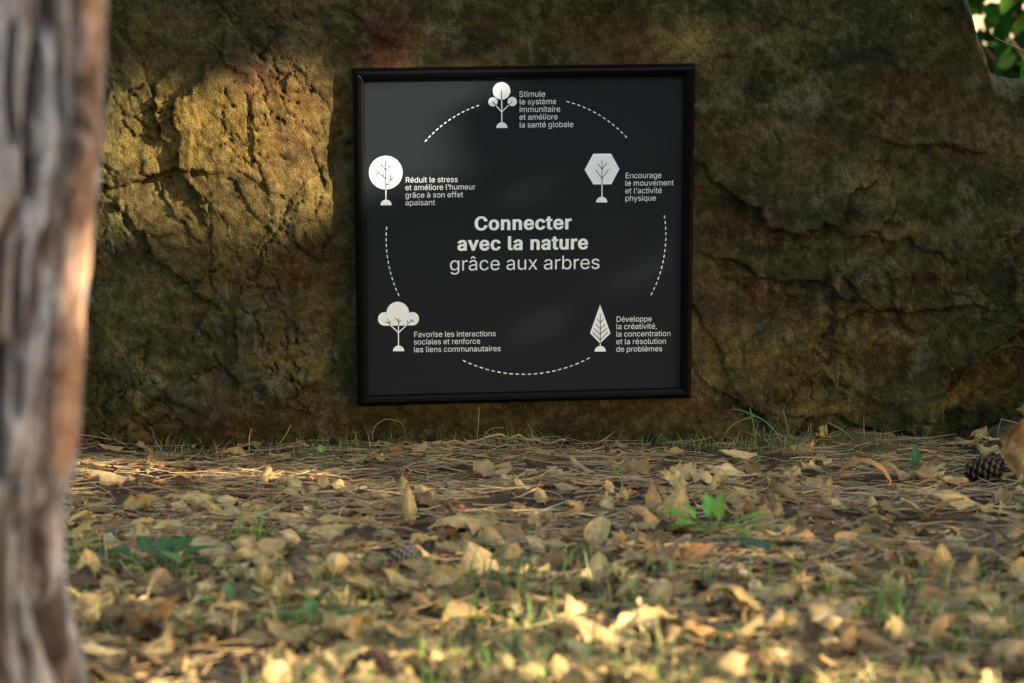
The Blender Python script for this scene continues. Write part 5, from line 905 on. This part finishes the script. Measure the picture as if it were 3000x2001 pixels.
def gc_(g, dry=.2):
    c = np.array([.12, .23, .05]) if g.random() > dry else np.array([.42, .36, .15]); return c * g.uniform(.6, 1.3)
def fore(g):
    y = -2.30 + 1.2 * g.random() ** 2.1; x = g.uniform(-1.0, 1.0)
    if fbm(np.array([x * 4]), np.array([y * 4]), 300, 3)[0] < -.45 + (y + 2.1) * .95: return None
    return (x, y, g.uniform(.012, .046), g.uniform(.0015, .003), gc_(g, .3) * 1.3, g.uniform(.3, 1.5))
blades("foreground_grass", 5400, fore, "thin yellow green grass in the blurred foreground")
def base_g(g):
    cx_ = g.choice([560, 760, 850, 1090, 1240, 1690, 1780, 1860, 2110, 1500, 420]); dx = cx_ + g.normal(0, 75); p = ground_at(dx, 1022, 0)
    x = p[0]; y = g.uniform(-.16, .0); return (x, y, g.uniform(.012, .052), g.uniform(.0007, .0014), gc_(g, .45) * .7, g.uniform(.4, 2.6))
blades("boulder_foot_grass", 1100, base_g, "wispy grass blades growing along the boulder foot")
def mid_g(g):
    cs_ = [(1105, 1390, .05), (1150, 1345, .02), (1175, 1460, .04), (565, 1260, .02), (205, 1300, .02), (1870, 1380, .05), (1960, 1410, .04), (520, 1370, .08), (760, 1420, .08), (1400, 1370, .08), (1230, 1500, .1), (2130, 1440, .06)]
    a, b, s = cs_[g.integers(len(cs_))]; p = ground_at(a, b, 0)
    return (p[0] + g.normal(0, s), p[1] + g.normal(0, s), g.uniform(.02, .075), g.uniform(.0016, .0032), gc_(g, .1), g.uniform(.1, 1.2))
blades("scattered_grass", 320, mid_g, "small bright green grass tufts among the fallen leaves")

# moss cushions at the boulder foot
def moss(g):
    c = [(1900, 1008), (2010, 1022), (1960, 1000), (1730, 1035), (2080, 1035), (2150, 1045), (1870, 1040)][g.integers(7)]
    p = ground_at(c[0] + g.normal(0, 30), c[1] + g.normal(0, 7), .01); y = min(p[1], .01)
    return (p[0], y, g.uniform(.003, .009), .0016, np.array([.11, .15, .015]) * g.uniform(.5, 1.4), g.uniform(0, 1.2), 2)
blades("moss", 4200, moss, "dark green moss cushions at the boulder foot on the right", M_moss)["category"] = "moss"

# hand-placed long blades and stems in front of the boulder
def stem(name, pts, rad, col, label, cat, mat=M_needle, group=None):
    v_, f_ = tube(pts, rad, 5); o = mesh_obj(name, np.array(v_) - np.array(pts[0]), f_, mat, col=np.tile(col, (len(v_), 1)), smooth=True); o.location = pts[0]; return tag(o, label, cat, group)
def curve_pts(spec, y):
    q = [depth_at(a, b, y + .012 * i) for i, (a, b) in enumerate(spec)]
    out = []
    for i in range(len(q) - 1):
        p0 = q[max(i - 1, 0)]; p1 = q[i]; p2 = q[i + 1]; p3 = q[min(i + 2, len(q) - 1)]
        for t in np.linspace(0, 1, 5)[:-1]: out.append(.5 * ((2 * p1) + (-p0 + p2) * t + (2 * p0 - 5 * p1 + 4 * p2 - p3) * t * t + (-p0 + 3 * p1 - 3 * p2 + p3) * t ** 3))
    out.append(q[-1]); return out
GR = (.10, .22, .06)
for spec, y, r, c, lab in [
    ([(1735, 1005), (1728, 965), (1722, 938)], -.05, .0011, GR, "short upright grass blade right of the sign"),
    ([(1812, 1010), (1805, 970), (1798, 940)], -.05, .0011, GR, "upright grass blade near the moss right of the sign"),
    ([(1660, 1000), (1690, 970), (1735, 955)], -.06, .0009, GR, "grass blade arching right under the sign's right corner"),
    ([(1795, 1012), (1760, 970), (1710, 945), (1680, 940)], -.05, .0012, (.10, .26, .12), "bluish grass blade leaning left towards the sign"),
    ([(855, 1010), (860, 980), (890, 962), (925, 975), (930, 1010)], -.05, .0008, (.16, .22, .06), "looping grass blade below the sign's left corner"),
    ([(1095, 1015), (1098, 975), (1100, 935)], -.05, .0010, GR, "straight grass blade below the sign's middle"),
    ([(1105, 1012), (1125, 985), (1155, 982)], -.06, .0009, GR, "bent grass blade below the sign's middle"),
    ([(573, 1045), (572, 1010), (577, 985)], -.08, .0010, (.22, .30, .05), "upright yellow green grass stem on the left"),
    ([(360, 1020), (353, 1000), (347, 980)], -.04, .0008, GR, "small grass blade beside the spiral rolled leaf"),
    ([(640, 1020), (655, 1000), (668, 975)], -.05, .0010, (.14, .28, .06), "grass blade leaning right before the curled leaf"),
    ([(1960, 1010), (1930, 985), (1900, 970)], -.05, .0007, (.30, .28, .10), "fine pale grass stem over the moss")]:
    stem("grass_blade", curve_pts(spec, y), r, c, lab, "grass blade", M_green, "grass blades at the boulder foot")
pts = [depth_at(2283, 86, .10), depth_at(2310, 98, .02), depth_at(2352, 116, -.03), depth_at(2400, 140, -.05)]
stem("dry_stem", pts, .0010, (.40, .25, .12), "thin dry stem crossing the gap beside the boulder shoulder", "stem")
for spec, y, r, c, lab in [
    ([(990, 1018), (1040, 1012), (1100, 992), (1160, 985)], -.09, .0026, (.30, .22, .12), "long pale twig lying below the sign"),
    ([(1160, 985), (1230, 990), (1300, 1005)], -.08, .0018, (.28, .21, .12), "thin twig running right from the long pale twig"),
    ([(1690, 1390), (1560, 1420), (1440, 1445), (1400, 1452)], -1.55, .0030, (.52, .42, .26), "pale curved stick in the blurred foreground"),
    ([(2095, 1012), (2160, 1050), (2215, 1090), (2240, 1098)], -.16, .0014, (.42, .30, .15), "straw coloured twig slanting down to the large dark cone"),
    ([(2060, 1020), (2140, 1040), (2200, 1060)], -.15, .0012, (.36, .27, .14), "upper straw twig beside the mossy patch"),
    ([(700, 1105), (600, 1108), (500, 1098), (440, 1092)], -.42, .0030, (.34, .30, .22), "grey stick lying behind the dark shell like leaf"),
    ([(860, 1355), (940, 1352), (1010, 1362)], -1.2, .0030, (.30, .24, .16), "short blurred stick in the centre left foreground")]:
    q = curve_pts(spec, y); q = [np.array([p[0], p[1], min(max(p[2], gh(p[0], p[1]) + .002), gh(p[0], p[1]) + .014)]) for p in q]
    stem("twig", q, r, c, lab, "twig", M_bark, "twigs on the ground")

# ------------------------------------------------------------------ pine cones
def cone(dx, dy, Lpx, ratio, yaw, pitch, col, tip, n, open_, label, dyy=0):
    p = ground_at(dx, dy, .03); p = ground_at(dx, dy, gh(p[0], p[1]) + Lpx * DS / FPX * 4.9 * ratio * .5)
    L = Lpx * DS / FPX * np.linalg.norm(p - CAM); rad = L * ratio / 2
    root = empty("pine_cone", (p[0], p[1], gh(p[0], p[1]) + rad * .88)); root.rotation_euler = Matrix(euler(math.radians(pitch), 0, math.radians(yaw)).tolist()).to_euler()
    tag(root, label, "pine cone", "pine cones on the ground")
    # core, long axis along local z
    zs = np.linspace(-.48, .46, 10); th = np.linspace(0, 2 * math.pi, 12, endpoint=False)
    V = []; 
    for z in zs:
        r = rad * .62 * math.sqrt(max(.02, 1 - (z / .5) ** 2))
        for t in th: V.append((r * math.cos(t), r * math.sin(t), z * L))
    F = [(i * 12 + k, i * 12 + (k + 1) % 12, (i + 1) * 12 + (k + 1) % 12, (i + 1) * 12 + k) for i in range(9) for k in range(12)] + [tuple(range(12))[::-1], tuple(108 + k for k in range(12))]
    mesh_obj("core", V, F, M_cone, parent=root, col=np.tile(np.array(col) * .4, (len(V), 1)))
    # one scale: thick spoon with a raised tip; x outwards, y across, z towards the cone's tip
    s = 1.0; us = [0, .4, .8, 1.0, 1.06]; hw = [.12, .30, .42, .34, .10]; th_ = [.05, .07, .12, .13, .05]; lift = [0, .05, .16, .30, .36]
    SV = []; SC = []
    for u, w_, t_, l_ in zip(us, hw, th_, lift):
        for yy, zz_ in ((-w_, l_), (0, l_ + t_ * .9), (w_, l_), (0, l_ - t_ * .8)):
            SV.append((u, yy, zz_)); SC.append(np.array(tip) if u > .9 else np.array(col))
    SF = [(i * 4 + k, i * 4 + (k + 1) % 4, (i + 1) * 4 + (k + 1) % 4, (i + 1) * 4 + k) for i in range(4) for k in range(4)] + [(16, 17, 18, 19), (3, 2, 1, 0)]
    me = None
    for i in range(n):
        f = (i + .5) / n; z = -.47 + .93 * f; rr_ = math.sqrt(max(.03, 1 - (z / .52) ** 2)); a = i * 2.39996
        if me is None:
            o = mesh_obj("scale", SV, SF, M_cone, parent=root, col=np.array(SC)); me = o.data
        else:
            o = bpy.data.objects.new("scale", me); COL.objects.link(o); o.parent = root
        size = rad * (.42 + .34 * rr_)
        up = Matrix.Rotation(-open_ - .9 * (f - .5), 4, 'Y')
        o.matrix_local = Matrix.Translation((rad * .42 * rr_ * math.cos(a), rad * .42 * rr_ * math.sin(a), z * L)) @ Matrix.Rotation(a, 4, 'Z') @ up @ Matrix.Diagonal((size, size * 1.05, size, 1))
cone(2254, 1068, 78, .80, 70, 75, (.045, .029, .022), (.12, .082, .06), 72, .25, "large dark open pine cone at the boulder foot on the right")
cone(1452, 1184, 58, .62, 75, 80, (.20, .12, .075), (.40, .28, .17), 80, .75, "small closed pine cone beside the bright orange leaf")
cone(925, 1086, 46, .95, 20, 60, (.20, .115, .07), (.27, .16, .10), 60, .85, "small round brown cone in the needles below the sign")
cone(925, 1268, 74, .72, 60, 70, (.19, .16, .12), (.36, .31, .24), 70, .5, "fuzzy grey weathered cone in the centre left foreground")
cone(845, 1508, 84, .80, 60, 60, (.055, .035, .030), (.11, .07, .055), 60, .3, "dark cone in the blurred foreground at bottom left of centre")

# ------------------------------------------------------------------ green weeds
def weed(dx, dy, leaves, label, col):
    p = ground_at(dx, dy, .01); base = np.array([p[0], p[1], gh(p[0], p[1])]); root = empty("weed", base); tag(root, label, "plant")
    for i, (az, el, L, w_, st) in enumerate(leaves):
        L *= 1.25; st = st * 1.2 + .004
        P, F, C = leaf_geo(L, w_, .5, -.5, .015, 14, 9, i + int(dx), tuple(q * R.uniform(.75, 1.25) for q in col), "ovate", ribs=L * .008, nribs=5, serr=0)
        P = P + np.array([0, L / 2, 0]); Rm = euler(math.radians(el), 0, math.radians(az)); d = Rm @ np.array([0, 1.0, 0])
        hd = np.array([math.sin(-math.radians(az)) , math.cos(math.radians(az)), 0]); tipp = hd * st * .7 + np.array([0, 0, st * .6])
        V = P @ Rm.T + tipp; sv, sf = tube([(0, 0, -.004), tipp * .5 + np.array([0, 0, .006]), tipp], [.0012, .001, .0008], 5)
        o_ = len(V); mesh_obj("leaf", np.concatenate([V, np.array(sv)]), [tuple(f) for f in F] + [tuple(k + o_ for k in f) for f in sf], M_green, parent=root, col=np.concatenate([C, np.tile(np.array(col) * .9, (len(sv), 1))]), smooth=True)
weed(1640, 1222, [(85, 15, .048, .5, .03), (120, 5, .045, .5, .025), (10, 55, .035, .45, .03), (-20, 70, .04, .4, .022), (-85, 12, .05, .4, .028), (-120, -10, .035, .5, .02), (160, 10, .045, .55, .015), (-160, 20, .03, .5, .02), (60, 40, .03, .5, .03)],
     "upright bright green weed among fallen leaves right of centre", (.13, .30, .04))
weed(1700, 1222, [(-90, 12, .042, .6, .012), (-60, 30, .02, .5, .02), (170, 0, .03, .6, .01)], "yellow edged green seedling right beside the upright weed", (.26, .36, .10))
weed(365, 1290, [(80, 12, .05, .6, .025), (110, 8, .045, .55, .015), (30, 25, .04, .6, .03), (-30, 20, .045, .6, .03), (-75, 14, .05, .6, .028), (-100, 8, .05, .55, .015), (150, 5, .04, .6, .012), (-150, 5, .035, .6, .012), (0, 35, .04, .55, .02)],
     "low dark green weed at the left behind the trunk", (.045, .12, .030))
weed(455, 1300, [(-100, 5, .055, .5, .01), (60, 20, .04, .55, .02)], "pair of yellowish green leaves right of the low dark weed", (.16, .26, .07))
weed(2105, 1063, [(0, 70, .034, .45, .01), (90, 10, .02, .6, .01)], "small dark green seedling in the moss left of the large cone", (.03, .12, .03))
weed(748, 1040, [(20, 60, .014, .9, .03), (90, 40, .013, .9, .022), (-60, 30, .013, .9, .018), (160, 20, .012, .9, .012)], "tiny round leaved green seedling on the left before the boulder", (.10, .28, .04))
weed(530, 1385, [(90, 15, .03, .6, .01), (-80, 15, .03, .6, .012), (10, 40, .03, .6, .012)], "blurred little green weed in the left foreground", (.075, .17, .04))
weed(720, 1425, [(90, 15, .035, .6, .012), (-80, 15, .035, .6, .014), (10, 40, .03, .6, .012), (150, 10, .03, .6, .01)], "blurred green weed left of the blurred grass", (.075, .17, .04))
weed(1570, 1300, [(120, 15, .02, .6, .01), (-40, 35, .03, .5, .012)], "small green sprig under the orange brown curled leaf", (.07, .22, .05))

# reddish catkin crumbs on the sunny needles
def crumb(x, y, k):
    dx, dy = screen((x, y, .01))
    if not (170 < dx < 1500 and 1035 < dy < 1180): return None
    L = R.uniform(.005, .016); u = np.linspace(0, 1, 6); P = []
    yaw = R.uniform(0, 6.28); d = np.array([math.cos(yaw), math.sin(yaw) , 0]); n_ = np.array([-d[1], d[0], 0]); z0 = gh(x, y) + .004
    for t in u:
        r = L * .18 * (.5 + math.sin(math.pi * min(max(t, .05), .95))) * R.uniform(.7, 1.3)
        for a in range(5): P.append(np.array([x, y, z0]) + d * (t - .5) * L + n_ * r * math.cos(a * 1.257) + np.array([0, 0, r * math.sin(a * 1.257)]))
    F = np.array([(i * 5 + a, i * 5 + (a + 1) % 5, (i + 1) * 5 + (a + 1) % 5, (i + 1) * 5 + a) for i in range(5) for a in range(5)])
    return np.array(P), F, np.tile(np.array([.42, .17, .08]) * R.uniform(.6, 1.2), (30, 1))
V_, F_, C_ = scatter(160, crumb, (-.9, .3, -.8, -.02))
tag(mesh_obj("catkin_crumbs", V_, F_, M_leaf, col=C_, smooth=True), "reddish crumbs of pine catkins strewn over the needles", "catkin crumbs", kind="stuff")
